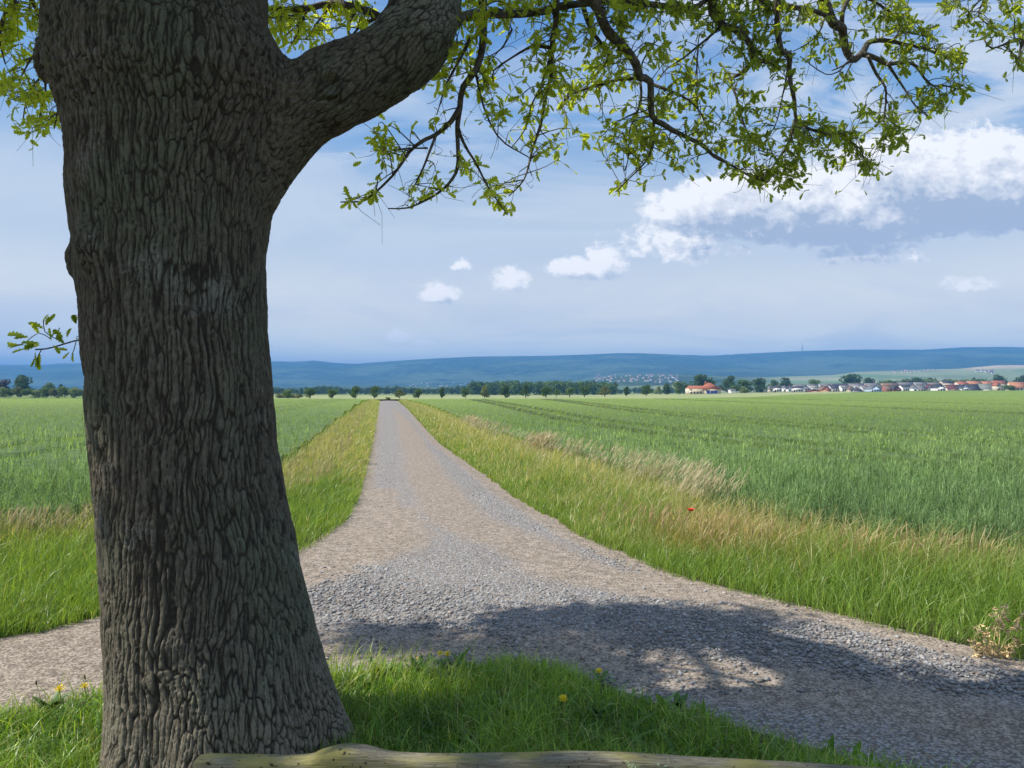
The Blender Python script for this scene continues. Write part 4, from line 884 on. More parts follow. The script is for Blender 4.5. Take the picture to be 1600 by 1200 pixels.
U = leaves(PP, rng.normal(size=(nq, 3)), np.array([0, 0, 1.]) + .6 * rng.normal(size=(nq, 3)), .10 + .05 * rng.random(nq), mixc((.08, .14, .03), (.15, .22, .04), rng.random(nq)), True)
# young shoot on the trunk's left flank
shoot = MB(); s0 = at(128, 531, 3.5)
stem = [s0, at(115, 533, 3.48), at(92, 540, 3.45), at(72, 545, 3.43), at(55, 546, 3.42)]; shoot.tube(smooth_line(stem, .03) - OFF, .0035, 5)
for L in ([at(80, 530, 3.45), at(60, 520, 3.43), at(40, 535, 3.42), at(22, 541, 3.41)], [at(100, 536, 3.46), at(85, 528, 3.44), at(70, 518, 3.43), at(68, 500, 3.42)], [at(66, 545, 3.43), at(60, 555, 3.42), at(58, 563, 3.42)], [at(119, 533, 3.48), at(116, 545, 3.46), at(112, 555, 3.45)], [at(100, 536, 3.46), at(92, 520, 3.46), at(93, 512, 3.45)]):
    shoot.tube(smooth_line(L, .03) - OFF, .002, 4)
so_ = shoot.build('shoot', M['twig'], oak, True)
sl_ = []
for (x, y, ax_, ay_, n_, s_) in [(26, 541, -1, -.15, 2, .06), (44, 527, -1, -.25, 2, .07), (40, 540, -1, .4, 2, .065), (70, 506, .05, -1, 3, .05), (66, 520, -.4, -1, 2, .06), (62, 535, -1, .3, 3, .075), (78, 534, .3, -1, 2, .06), (60, 552, -.1, 1, 3, .055), (58, 560, 0, 1, 2, .05), (92, 520, .1, -1, 1, .04), (101, 529, .1, -1, 3, .055), (114, 508, -.3, -1, 2, .055), (112, 552, -.2, 1, 2, .045), (121, 530, .2, -.3, 3, .05), (84, 543, 0, .2, 2, .05)]:
    for q in range(n_):
        d = np.array([ax_, .2 * rng.normal(), -ay_]) + .35 * rng.normal(size=3); sl_.append((at(x + rng.normal() * 3, y + rng.normal() * 3, 3.43), d, np.array([0, -1, 1.]) + .5 * rng.normal(size=3), s_))
Us = leaves(np.array([q[0] for q in sl_]), np.array([q[1] for q in sl_]), np.array([q[2] for q in sl_]), np.array([q[3] for q in sl_]), mixc((.16, .25, .04), (.36, .44, .06), rng.random(len(sl_))))
o = mesh_np('leaves', Us[0] - (OFF), [Us[1]], M['oak_leaf'], so_, {'col': Us[2]})
U1 = leaves(np.array(lp_), np.array(ld_), np.array(ln_), np.array(ls_), np.clip(np.array(lc_), .01, 1))
nl = len(LV); tip_ = U1[0].reshape(-1, nl, 3); qx, qy = proj(tip_[:, 0]); kp = ~((qx > 540) & (qx < 900) & (qy > 338 - np.clip(np.abs(qx - 790) - 30, 0, 60) * .3)) & ~((qx > 900) & (qy > 312))
U1 = (tip_[kp].reshape(-1, 3), (LT[None] + (np.arange(kp.sum()) * nl)[:, None, None]).reshape(-1, 3), U1[2].reshape(-1, nl, 3)[kp].reshape(-1, 3))
V = np.concatenate([U1[0], U[0]]) - OFF
o = mesh_np('crown', V, [np.concatenate([U1[1], U[1] + len(U1[0])])], M['oak_leaf'], oak, {'col': np.concatenate([U1[2], U[2]])}); o['kind'] = 'stuff'

# ------------------------------------------------------------ bench
bench = empty('park_bench', (.1, 1.9, 0), 'weathered wooden bench whose mossy wavy backrest top crosses the bottom of the picture', 'bench')
BO = np.array([.1, 1.9, 0])
top = [(314, 1180), (322, 1175), (400, 1176), (480, 1176), (505, 1168), (540, 1160), (575, 1162), (620, 1172), (700, 1175), (800, 1174), (900, 1172), (1000, 1175), (1100, 1181), (1200, 1187), (1300, 1193), (1400, 1199), (1425, 1202)]
tp = smooth_line([at(x, y, 1.93) for x, y in top], .012); n = len(tp)
th = .052; V = []; fcs = []
prof = [(.01, -.012), (-.02, -.001), (-.4, .001), (-.9, .0), (-.985, -.003), (-1.01, -.014), (-1.0, -.14), (0, -.14)]
for k_, p in enumerate(tp):
    wob = .006 * (fbm(np.array([[k_ * .05, 0, 0]]), 3, 9)[0] - .5)
    for a_, b_ in prof: V.append((p[0] - BO[0], p[1] + a_ * (th + wob) - BO[1], p[2] + b_ + (wob if b_ > -.05 else 0)))
m = len(prof)
for k_ in range(n - 1):
    for q in range(m): fcs.append((k_ * m + q, k_ * m + (q + 1) % m, (k_ + 1) * m + (q + 1) % m, (k_ + 1) * m + q))
b = MB(); b.add(V, fcs); c0 = b.n; b.v.append(np.array([np.mean(V[:m], 0), np.mean(V[-m:], 0)])); b.n += 2
for q in range(m): b.f[3].append([c0, (q + 1) % m, q]); b.f[3].append([c0 + 1, (n - 1) * m + q, (n - 1) * m + (q + 1) % m])
b.build('backrest', M['wood'], bench, True)
b = MB(); b.box((.0, -.0, .52), (1.72, .045, .14)); b.build('backrest_slat', M['wood'], bench)
for yy in (.13, .30, .47):
    b = MB(); b.box((.0, yy, .43), (1.78, .15, .045)); b.build('seat_plank', M['wood'], bench)
for xx in (-.62, .62):
    b = MB(); b.box((xx, .052, .34), (.09, .05, .66)); b.build('post', M['wood'], bench)
    b = MB(); b.box((xx, .30, .20), (.12, .34, .40)); b.build('leg', M['wood'], bench)

# ------------------------------------------------------------ flowers and weeds
M['yellow'] = solid('petal_yellow', (.95, .72, .03), .6, .15, 60); M['stemg'] = solid('stem_green', (.16, .22, .06), .7); M['brownhead'] = solid('seed_head', (.05, .035, .02), .9)
M['white'] = solid('fluff_white', (.6, .6, .56), .9); M['red'] = solid('petal_red', (.70, .05, .015), .5); M['wither'] = solid('withered_leaf', (.66, .50, .26), .8, .45, 18); M['lgreen'] = solid('weed_leaf', (.08, .16, .03), .5)
M['pinkw'] = solid('blossom_white', (.38, .44, .24), .8)
def dandelion(x, y, z, label, r=.02, clump=1, cc='yellow'):
    g0 = gp(x, y, z); base = np.array([g0[0] + .01, g0[1], 0]); e = empty('dandelion', base, label, 'flower', 'dandelions in the near grass')
    b = MB(); b.tube(smooth_line([(0, 0, 0), (.004, 0, z * .5), (-.01, 0, z)], .02), .0022, 5); b.build('stem', M['stemg'], e)
    b = MB(); 
    for q in range(34):
        a_ = q * 2.4; tilt = .15 + .95 * (q % 3) / 2; L_ = r * (1.7 if q % 3 else 1.3); d = np.array([cos(a_) * sin(pi / 2 - tilt * .9), sin(a_) * sin(pi / 2 - tilt * .9), .25 + sin(tilt * .8)]); d /= np.linalg.norm(d)
        s_ = np.array([-sin(a_), cos(a_), 0]) * r * .17; c_ = np.array([-.01, 0, z]); b.add([c_ - s_ * .5, c_ + s_ * .5, c_ + d * L_ + s_, c_ + d * L_ - s_], [(0, 1, 2, 3)])
    b.build('flower_head', M[cc], e)
    b = MB()
    for q in range(6):
        a_ = q * 1.1 + x; L_ = .09 + .03 * (q % 3); d = np.array([cos(a_), sin(a_), 0]); s_ = np.array([-sin(a_), cos(a_), 0])
        pts = [(t * L_, .012 * (1 + .6 * (t * 8 % 2 > 1)) * sin(pi * min(t + .1, 1)), .015 + .05 * sin(pi * t * .8)) for t in np.linspace(0, 1, 8)]
        V = [];
        for t_, w_, h_ in pts: V += [d * t_ - s_ * w_ + [0, 0, h_], d * t_ + s_ * w_ + [0, 0, h_]]
        b.add(V, [(2 * i_, 2 * i_ + 1, 2 * i_ + 3, 2 * i_ + 2) for i_ in range(7)])
    b.build('leaf_rosette', M['lgreen'], e)
dandelion(93, 1080, .15, 'yellow dandelion farther from the trunk on the sunny bank left of the oak')
dandelion(132, 1075, .15, 'yellow dandelion nearer to the trunk on the sunny bank left of the oak', .016)
dandelion(688, 1024, .10, 'left one of the two touching yellow dandelions at the bank edge beside the gravel', .017)
dandelion(699, 1025, .10, 'right one of the two touching yellow dandelions at the bank edge beside the gravel', .018)
dandelion(880, 1096, .12, 'large round yellow dandelion in the middle of the shaded near grass', .020)
dandelion(936, 1052, .07, 'yellow dandelion by the gravel right of all the others', .018)
dandelion(653, 1030, .10, 'small orange half closed dandelion left of the touching pair', .009)
dandelion(702, 1054, .08, 'faded brown dandelion head below the touching pair', .011, 1, 'brownhead')
def clock(x, y, z):
    g0 = gp(x, y, z); e = empty('dandelion_clock', (g0[0], g0[1], 0), 'round white dandelion seed clock at the top of the grass bank', 'flower')
    b = MB(); b.tube([(0, 0, 0), (.003, 0, z)], .0018, 5); b.build('stem', M['stemg'], e); b = MB()
    for q in range(110):
        ph = math.acos(1 - 2 * (q + .5) / 110); a_ = q * 2.4; d = np.array([sin(ph) * cos(a_), sin(ph) * sin(a_), cos(ph)]); u = np.cross(d, [0, 0, 1.01]); u /= np.linalg.norm(u); w_ = np.cross(d, u); c_ = np.array([.003, 0, z]) + d * .015
        b.add([c_ + u * .003, c_ + w_ * .003, c_ - u * .003, c_ - w_ * .003], [(0, 1, 2, 3)])
    b.build('seed_ball', M['white'], e)
clock(805, 1024, .14)
def plantain(x, y, z, label):
    g0 = gp(x, y, z); e = empty('plantain', (g0[0] + .02, g0[1], 0), label, 'plant', 'plantain seed heads')
    b = MB(); b.tube(smooth_line([(0, 0, 0), (.0, 0, z * .5), (-.02, 0, z - .01)], .02), .0013, 5); b.build('stem', M['stemg'], e)
    b = MB(); b.tube([(-.0195, 0, z - .014), (-.021, 0, z - .008), (-.022, 0, z), (-.023, 0, z + .010)], [.0015, .0042, .0044, .0012], 7); b.build('seed_head', M['brownhead'], e)
plantain(57, 1066, .17, 'dark plantain seed head on a thin stalk farther left of the oak'); plantain(133, 1057, .20, 'dark plantain seed head rising over the yellow dandelion nearest the trunk'); plantain(630, 1025, .12, 'dark plantain seed head between the trunk and the dandelion pair')
def poppy(x, y, z):
    g0 = gp(x, y, z); e = empty('poppy', (g0[0], g0[1], 0), 'single bright red poppy in the verge beside the wheat', 'flower')
    b = MB(); b.tube([(0, 0, 0), (.01, 0, z * .6), (0, 0, z)], .002, 5); b.build('stem', M['stemg'], e); b = MB()
    for q in range(4):
        a_ = q * pi / 2; V = []
        for t in np.linspace(0, 1, 5):
            for s_ in (-1, -.33, .33, 1):
                rr = .042 * t; aa = a_ + s_ * .75 * (.4 + .6 * sin(pi * min(1, t * .7))); V.append((rr * cos(aa), rr * sin(aa), z + .028 * t ** 1.5 + .003 * sin(9 * aa)))
        b.add(V, [(r_ * 4 + c_, r_ * 4 + c_ + 1, r_ * 4 + c_ + 5, r_ * 4 + c_ + 4) for r_ in range(4) for c_ in range(3)])
    b.build('petals', M['red'], e, True)
poppy(1079, 799, .50)
# withered dock at the verge foot
g0 = gp(1555, 1030); e = empty('withered_dock', g0, 'withered tan brown weed with curled leaves at the foot of the right verge', 'plant')
b = MB(); tips = []
for (x, y) in ((1572, 942), (1560, 960), (1530, 978), (1518, 1000), (1545, 1010), (1580, 1015), (1590, 1000), (1540, 1022), (1570, 1025), (1598, 960), (1525, 1018)):
    p = at(x, y, g0[1] + .05 * rng.normal()) - g0; b.tube(smooth_line([(0, 0, 0), p * .5 + rng.normal(size=3) * .02, p], .03), .003, 4); tips.append(p)
b.build('stems', M['wither'], e); Pl, Dl = [], []
for p in tips:
    for q in range(26): Pl.append(p * (1 - .45 * rng.random()) + rng.normal(size=3) * .016); Dl.append(rng.normal(size=3) + [0, 0, -.4])
nq = len(Pl); U = leaves(np.array(Pl), np.array(Dl), rng.normal(size=(nq, 3)), .022 + .025 * rng.random(nq), np.ones((nq, 3)), True); mesh_np('dead_leaves', U[0], [U[1]], M['wither'], e)
# white flower tips behind the bench
for x, y, z, lab in ((990, 1188, .74, 'whitish green flower tip poking up behind the bench board, the taller left one'), (1040, 1195, .72, 'whitish green flower tip poking up behind the bench board, the smaller right one')):
    p = at(x, y, 1.74); e = empty('flowering_weed', (p[0], p[1], 0), lab, 'weed', 'flower tips at the bench'); b = MB(); b.tube(smooth_line([(0, 0, 0), (.01, 0, .4), (0, 0, p[2] - .02)], .05), .0018, 5)
    for q in range(9): d = rng.normal(size=3) * .013; b.tube([(0, 0, p[2] - .05), (d[0], d[1], p[2] - .012 + d[2] * .4)], .0008, 4)
    b.build('stem', M['stemg'], e); b = MB()
    for q in range(26):
        c_ = np.array([0, 0, p[2] - .012]) + rng.normal(size=3) * [.012, .008, .007]; u = rng.normal(size=3) * .0028; w_ = rng.normal(size=3) * .0028; b.add([c_ - u, c_ + w_, c_ + u, c_ - w_], [(0, 1, 2, 3)])
    b.build('blossom', M['pinkw'], e)
# broad leaved weeds standing in the bank
def weed(x, y, z, label, n_=6, L_=.13):
    g0 = gp(x, y, z * .5); e = MB()
    for q in range(n_):
        a_ = q * 2.4 + x; lean_ = .25 + .5 * rng.random(); d = np.array([cos(a_) * lean_, sin(a_) * lean_, 1]); d /= np.linalg.norm(d); s_ = np.array([-sin(a_), cos(a_), 0]); V = []
        for t in np.linspace(0, 1, 7):
            w_ = .021 * sin(pi * min(1, t * .93 + .07)) ** .7; c_ = d * L_ * t + np.array([cos(a_), sin(a_), -.6]) * .03 * t * t
            V += [c_ - s_ * w_ + np.array([cos(a_), sin(a_), 0]) * .006, c_, c_ + s_ * w_ + np.array([cos(a_), sin(a_), 0]) * .006]
        e.add(V, [(3 * i_ + j_, 3 * i_ + j_ + 1, 3 * i_ + j_ + 4, 3 * i_ + j_ + 3) for i_ in range(6) for j_ in range(2)])
    o = e.build('broadleaf_weed', M['lgreen'], None, True); o.location = (g0[0], g0[1], .02); tag(o, label, 'weed', 'broad leaved weeds in the near grass')
weed(655, 1050, .14, 'upright dark green broad leaves left below the small orange dandelion', 6, .16); weed(592, 1052, .1, 'broad leaved weed halfway between trunk and dandelion pair'); weed(560, 1075, .1, 'broad leaved weed close to the right flank of the trunk')
weed(80, 1100, .12, 'broad green leaves below the left dandelion on the sunny bank', 7, .12); weed(940, 1120, .1, 'broad leaved weed right of the large round dandelion', 7, .12); weed(1060, 1100, .1, 'broad leaved weed near the gravel edge right of the grass middle', 6, .1)

# ------------------------------------------------------------ far things
M['tree_leaf'] = mat('tree_leaf', leafy(.25, .7, .15, (1.3, 1.3, .5)))
M['tree_core'] = M['tree_leaf']
def crown_np(seed, w, h, nleaf=900, colr=(.05, .085, .022), z0=0.0, size=.34):
    r_ = np.random.default_rng(seed); nb = 11; C = []
    for q in range(nb):
        a_ = r_.random() * 2 * pi; rr = r_.random() ** .6 * .60; zz = .16 + .68 * r_.random(); rr *= math.sqrt(max(.1, 1 - (2 * zz - 1) ** 2 * .7)); C.append((cos(a_) * rr * w / 2, sin(a_) * rr * w / 2, z0 + zz * h, (.20 + .17 * r_.random())))
    C.append((0, 0, z0 + h * .5, .36)); C.append((0, 0, z0 + h * .72, .25)); C = np.array(C)
    pick = r_.integers(0, len(C), nleaf); d = r_.normal(size=(nleaf, 3)); d /= np.linalg.norm(d, axis=1)[:, None]; rad = (.62 + .42 * r_.random(nleaf) ** .5)
    P = C[pick, :3] + d * rad[:, None] * (C[pick, 3] * 1.0)[:, None] * np.array([w * .62, w * .62, h * .62])
    u = r_.normal(size=(nleaf, 3)); u /= np.linalg.norm(u, axis=1)[:, None]; v = np.cross(u, d + .5 * r_.normal(size=(nleaf, 3))); v /= np.linalg.norm(v, axis=1)[:, None]; s = size * (.5 + .8 * r_.random(nleaf))[:, None]
    V = np.stack([P - u * s, P - v * s * .6, P + u * s, P + v * s * .6], 1).reshape(-1, 3); Fq = (np.arange(nleaf) * 4)[:, None] + np.arange(4)
    c = np.array(colr) * (.75 + .5 * r_.random((nleaf, 1))); return V, Fq, np.repeat(c, 4, 0)
KINDS = {'round': (.10, .165, .045), 'dark': (.07, .12, .04), 'purple': (.10, .075, .07), 'pale': (.24, .30, .13), 'mid': (.14, .21, .06), 'olive': (.17, .19, .07)}
TREE_SRC = {}
def tree(name, px, top, base, wpx, d, kind, label, group, trunk=.13, cat='tree'):
    b_ = at(px, 613, d); zb = float(rise(np.array([b_[0]]), np.array([d]))[0]); zt = CAMZ + (HZ - top) / F * d; H = zt - zb; W = wpx / F * d
    key = (kind, len(TREE_SRC) % 3 if trunk > 0 else 9, trunk > 0)
    key = (kind, int(px) % 3, trunk > 0)
    root = empty(name, (b_[0], d, zb - .05), label, cat, group)
    if key not in TREE_SRC:
        z0 = 1.0 * trunk
        V, Fq, c = crown_np(hash(str(key)) % 1000 if False else (sum(map(ord, kind)) + int(px) % 3 * 7), 1.0, 1 - z0, 1500, KINDS[kind], z0, .045)
        cr = mesh_np('crown', V, [Fq], M['tree_leaf'], root, {'col': c}); tr = None
        if trunk > 0:
            b = MB(); b.tube(smooth_line([(0, 0, 0), (.01, 0, trunk), (-.01, .01, trunk + .3)], .05), np.linspace(.035, .015, len(smooth_line([(0, 0, 0), (.01, 0, trunk), (-.01, .01, trunk + .3)], .05))), 7)
            b.tube([(0, 0, trunk * .9), (.12, .03, trunk + .25)], [.018, .008], 5); b.tube([(0, 0, trunk), (-.13, -.04, trunk + .28)], [.016, .007], 5); tr = b.build('trunk', M['twig'], root)
        TREE_SRC[key] = (cr, tr)
    else:
        for q in TREE_SRC[key]:
            if q: c_ = q.copy(); col.objects.link(c_); c_.parent = root
    root.scale = (W * 1.25, W * 1.25, H); root.rotation_euler[2] = (px * 1.7) % 6.28; return root
ORD = ['first', 'second', 'third', 'fourth', 'fifth', 'sixth', 'seventh', 'eighth', 'ninth', 'tenth', 'eleventh', 'twelfth', 'thirteenth', 'fourteenth', 'fifteenth', 'sixteenth', 'seventeenth', 'eighteenth', 'nineteenth', 'twentieth']
row = [(450, 607, 17, 262, 'mid'), (484, 605, 19, 258, 'round'), (519, 606, 17, 262, 'mid'), (555, 600, 19, 250, 'round'), (585, 600, 17, 262, 'round'), (624, 607, 17, 272, 'olive'), (654, 605, 18, 272, 'round'), (690, 605, 12, 280, 'dark'), (727, 605, 14, 285, 'round'), (757, 602, 17, 290, 'olive'), (790, 599, 17, 295, 'dark'), (821, 600, 17, 300, 'dark'),
       (853, 602, 18, 305, 'round'), (869, 606, 12, 308, 'mid'), (890, 603, 16, 315, 'mid'), (913, 600, 18, 320, 'round'), (945, 602, 20, 330, 'olive'), (978, 604, 12, 345, 'dark'), (1010, 600, 19, 350, 'round')]
desc = {'round': 'round green', 'dark': 'dark slender', 'mid': 'light green bushy', 'olive': 'olive brown domed', 'purple': 'purple leaved', 'pale': 'pale'}
for q, (px, top_, w_, d, k_) in enumerate(row):
    tree('roadside_tree', px, top_, 0, w_, d, k_, f'{desc[k_]} roadside tree, {ORD[q]} from the oak trunk in the row beyond the fields', 'trees in the row along the far road')
more = [('bush', 1028, 603, 14, 470, 'pale', 'pale shrub just left of the dark tree beside the red roofed farm'), ('broad_tree', 1041, 599, 18, 470, 'dark', 'dark tree left of the pale leaning farm tree'), ('broad_tree', 1062, 593, 22, 460, 'mid', 'light green tree touching the left end of the farmhouse'), ('broad_tree', 1072, 598, 16, 450, 'dark', 'dark bush like tree against the farmhouse wing'),
        ('broad_tree', 1097, 584, 42, 520, 'dark', 'broad dark tree rising behind the red farmhouse roof'), ('broad_tree', 1139, 586, 28, 520, 'dark', 'tall dark tree right of the farmhouse'), ('broad_tree', 1160, 592, 36, 480, 'round', 'wide green tree above the white shed'), ('broad_tree', 1186, 587, 26, 540, 'dark', 'tall blue green tree between white shed and housing row'),
        ('bush', 1163, 603, 15, 440, 'pale', 'pale silvery bush in front of the white shed'), ('broad_tree', 1208, 592, 18, 700, 'round', 'small dark crown behind the left end of the housing row'), ('broad_tree', 1229, 589, 26, 700, 'dark', 'larger dark crown beside it behind the left end of the housing row'), ('broad_tree', 1272, 590, 20, 720, 'mid', 'hazy pale green tree alone behind the grey roofs'),
        ('broad_tree', 1330, 580, 38, 720, 'dark', 'largest dark domed tree behind the white houses'), ('broad_tree', 1357, 586, 22, 720, 'dark', 'dark tree leaning on the largest domed tree'), ('broad_tree', 1388, 591, 22, 740, 'mid', 'low green tree left of the middle roofs'), ('broad_tree', 1412, 590, 22, 740, 'round', 'green tree behind the white middle houses'), ('broad_tree', 1432, 586, 22, 740, 'dark', 'dark pointed tree behind the white middle houses'),
        ('broad_tree', 1452, 590, 26, 740, 'mid', 'bright green tree before the church foothill'), ('broad_tree', 1478, 589, 26, 740, 'mid', 'bushy tree behind the big white gable'), ('broad_tree', 1503, 590, 26, 740, 'mid', 'bushy tree behind the dark red roof'), ('broad_tree', 1524, 588, 24, 740, 'round', 'round tree above the orange roofs'), ('broad_tree', 1563, 585, 20, 740, 'dark', 'dark tree behind the tall narrow house'), ('broad_tree', 1600, 582, 26, 740, 'dark', 'dark tree at the right picture edge behind red roofs'),
        ('broad_tree', 1544, 592, 22, 760, 'mid', 'low green tree right of the orange roofs'), ('bush', 1574, 600, 20, 560, 'mid', 'rounded green bush beside the tall narrow house'),
        ('broad_tree', 5, 589, 26, 420, 'purple', 'purple leaved tree at the left picture edge'), ('broad_tree', 33, 586, 32, 420, 'dark', 'dome shaped dark tree right of the purple one'), ('broad_tree', 76, 597, 18, 460, 'mid', 'small hazy tree behind the left hedge'), ('broad_tree', 95, 599, 9, 460, 'dark', 'tiny dark tree behind the left hedge'), ('bush', 606, 620, 8, 150, 'dark', 'low dark bush at the far end of the track')]
for nm, px, top_, w_, d, k_, lb in more: tree(nm, px, top_, 0, w_, d, k_, lb, None, 0.0 if nm == 'bush' or d > 430 else .12, 'bush' if nm == 'bush' else 'tree')
for q, px in enumerate(range(-40, 140, 14)):
    tree('hedge_bush', px, 603 + (q * 7) % 5, 0, 20, 340, ['mid', 'olive', 'dark', 'pale'][(q * 5) % 4] if q % 2 else 'mid', f'low hedge bush beyond the left wheat, {ORD[q]} from the left picture side', 'bushes of the left hedge', 0.0, 'bush')
for q, px in enumerate((436, 446, 457, 468)):
    tree('hedge_bush', px, 614, 0, 14, 300, 'olive', f'rusty low bush right of the trunk beyond the left field, {ORD[q]} from the trunk', 'rusty bushes beyond the left field', 0.0, 'bush')
# distant woods as one mass each
def woods(name, x0, x1, topf, d, n_, k_, lab):
    Vs, Fs, Cs = [], [], []; kk = 0
    for q in range(n_):
        px = x0 + (x1 - x0) * (q + rng.random()) / n_; dd = d * (1 + .22 * rng.random()); tp_ = topf(px) + 3 * rng.random() * (1 if q % 3 else 2.0); zb = -1; zt = CAMZ + (HZ - tp_) / F * dd; H = zt - zb; W = H * (.9 + .5 * rng.random())
        V, Fq, c = crown_np(int(q * 3 + d), W, H, 420, np.array(KINDS[['mid', 'round', 'dark'][q % 3] if k_ is None else k_]) * (.9 + .3 * rng.random()), 0, H * .07)
        V += at(px, HZ, dd) * [1, 1, 0] + [0, 0, zb]; Vs.append(V); Fs.append(Fq + kk); Cs.append(c); kk += len(V)
    o = mesh_np(name, np.concatenate(Vs), [np.concatenate(Fs)], M['tree_leaf'], None, {'col': np.concatenate(Cs)}); return tag(o, lab, 'woodland', kind='stuff')
woods('woodland', 735, 962, lambda x: 594.5 - 1.5 * sin((x - 735) / 227 * pi), 640, 70, None, 'dense hazy green wood on the low rise behind the roadside trees')
woods('woodland', 425, 745, lambda x: 603.5 + 2 * sin(x / 17), 800, 120, 'dark', 'long dark strip of distant trees right of the oak trunk')
woods('woodland', 960, 1080, lambda x: 604 + 2 * sin(x / 9), 900, 26, 'dark', 'distant trees below the hillside village')
woods('woodland', 1185, 1640, lambda x: 599 + 1.5 * sin(x / 11), 950, 60, 'mid', 'distant hedgerow trees behind the housing row')
woods('woodland', 1372, 1650, lambda x: 591.5 + 2 * sin(x / 13), 740, 46, None, 'leafy green belt of trees close behind the right hand houses')
woods('woodland', -30, 130, lambda x: 603 + 2 * sin(x / 9), 800, 22, 'dark', 'distant trees behind the left hedge')

# hills
RIDGE = np.array([(-900, 585), (-400, 575), (-100, 570), (0, 571), (60, 571.5), (100, 569), (130, 569), (300, 567), (425, 566), (458, 566.5), (490, 564.5), (520, 568), (560, 570.5), (600, 567), (680, 561.5), (740, 559), (860, 557.5), (960, 554.5), (1000, 554.5), (1050, 556), (1110, 558), (1160, 555), (1250, 550.5), (1350, 548), (1440, 549), (1500, 545.5), (1560, 545), (1600, 546), (1900, 550), (2600, 570)])
FOOT = np.array([(-900, 612), (400, 606), (700, 603), (900, 598), (960, 588), (1060, 586), (1150, 589), (1200, 590), (1300, 587), (1340, 582), (1500, 577), (1560, 572), (1640, 572), (2600, 590)])
us = np.linspace(-900, 2600, 520); vs = np.concatenate([np.linspace(1300, 3200, 46), np.linspace(3300, 7200, 60), [7600, 8300, 9200, 10000]])
UU, VV = np.meshgrid(us, vs); K_ = (UU - 800) / F; Y_ = VV / np.sqrt(1 + K_ ** 2) * 1.0; Y_ = VV.copy(); X_ = K_ * Y_
rz = (HZ - np.interp(UU, RIDGE[:, 0], RIDGE[:, 1])) / F * 6500; fz = (HZ - np.interp(UU, FOOT[:, 0], FOOT[:, 1])) / F * 3200
t1 = sst(VV, 1300, 3200); t2 = sst(VV, 3200, 6500)
nz = n2(X_.ravel(), Y_.ravel(), .0011, 4, 90).reshape(X_.shape) - .5
Zh = CAMZ * t1 + fz * t1 * (1 - t2) + rz * t2 + nz * 110 * (t2 * (1 - t2) * 3.0) + 2.0 * (n2(X_.ravel(), Y_.ravel(), .02, 2, 95).reshape(X_.shape)) * t2
Zh = np.where(VV > 6500, rz + (CAMZ) - (VV - 6500) * .05, Zh) - 1.5 * (1 - t1)
V = np.stack([X_.ravel(), Y_.ravel(), Zh.ravel()], 1); nx, ny = len(us), len(vs); i, j = np.meshgrid(np.arange(nx - 1), np.arange(ny - 1)); a = (j * nx + i).ravel()
pxs = UU.ravel(); forest = sst(VV.ravel() + 500 * (n2(X_.ravel(), Y_.ravel(), .0016, 3, 92) - .5), 3150, 3350); forest = np.maximum(forest, sst(VV.ravel() + 700 * (n2(X_.ravel(), Y_.ravel(), .003, 3, 94) - .5), 1700, 1900) * (1 - sst(pxs, 1150, 1240)) * .95); forest = np.maximum(forest, sst(n2(X_.ravel(), Y_.ravel(), .004, 3, 93), .52, .58) * (.8 - .5 * sst(pxs, 1150, 1250)))
sand = sst(pxs, 1500, 1530) * sst(VV.ravel(), 2500, 2700) * (1 - sst(VV.ravel(), 3100, 3200))
def hillm(N):
    p = pos(N); f_ = attr(N, 'forest', 'Fac'); s_ = attr(N, 'sand', 'Fac'); n = N.noise(p, .02, 6, .7); big = N.noise(p, .0016, 5, .6)
    fo = N.mix(N.mapr(n, .38, .62), (.010, .022, .008), (.07, .12, .035)); fo = N.mix(N.math('MULTIPLY', N.mapr(big, .46, .58), .4), fo, (.17, .22, .08))
    v = N.new('ShaderNodeTexVoronoi'); N.put(v.inputs['Vector'], N.vmath('MULTIPLY', p, (1, .45, 0))); v.inputs['Scale'].default_value = .006; sc = N.new('ShaderNodeSeparateColor'); N.put(sc.inputs[0], v.outputs['Color'])
    fi = N.mix(sc.outputs[0], (.16, .24, .08), (.36, .36, .2)); fi = N.mix(s_, fi, (.52, .42, .28))
    return pr(N, N.mix(f_, fi, fo), .95, bump(N, n, 14, .9), .05)
M['hills'] = mat('hill_forest_and_fields', hillm)
o = mesh_np('hills', V, [np.stack([a, a + 1, a + nx + 1, a + nx], 1)], M['hills'], None, {'forest': forest * (1 - sand), 'sand': sand}, True); tag(o, kind='structure')
from mathutils.bvhtree import BVHTree
from mathutils import Vector
bv = BVHTree.FromPolygons([tuple(q) for q in V], [tuple(q) for q in np.stack([a, a + 1, a + nx + 1, a + nx], 1)])
def hill_at(x, y):
    r = ray(x, y); loc, *_ = bv.ray_cast(Vector((0, 0, CAMZ)), Vector(r).normalized(), 20000); return np.array(loc) if loc else None

# houses
wallm = {'white': solid('render_white', (.86, .85, .82), .8, .05, 2), 'cream': solid('render_cream', (.62, .54, .42), .8, .08, 2), 'brick': solid('wall_brick', (.30, .12, .075), .85, .2, 3), 'blue': solid('render_blue', (.50, .62, .76), .8, .05, 2), 'grey': solid('render_grey', (.45, .45, .46), .8, .08, 2)}
roofm = {'dark': solid('roof_dark', (.05, .055, .07), .6, .2, 2), 'grey': solid('roof_grey', (.17, .17, .18), .7, .2, 2), 'red': solid('roof_red', (.36, .12, .07), .8, .2, 2), 'orange': solid('roof_orange', (.42, .19, .11), .8, .15, 2), 'maroon': solid('roof_maroon', (.13, .05, .05), .8, .2, 2), 'brown': solid('roof_brown', (.20, .13, .10), .8, .2, 2), 'green': solid('roof_greengrey', (.20, .22, .19), .8, .2, 2)}
M['glass'] = mat('window_glass', lambda N: pr(N, (.03, .04, .055), .1, None, .6)); M['door'] = solid('door_paint', (.12, .08, .06), .6)
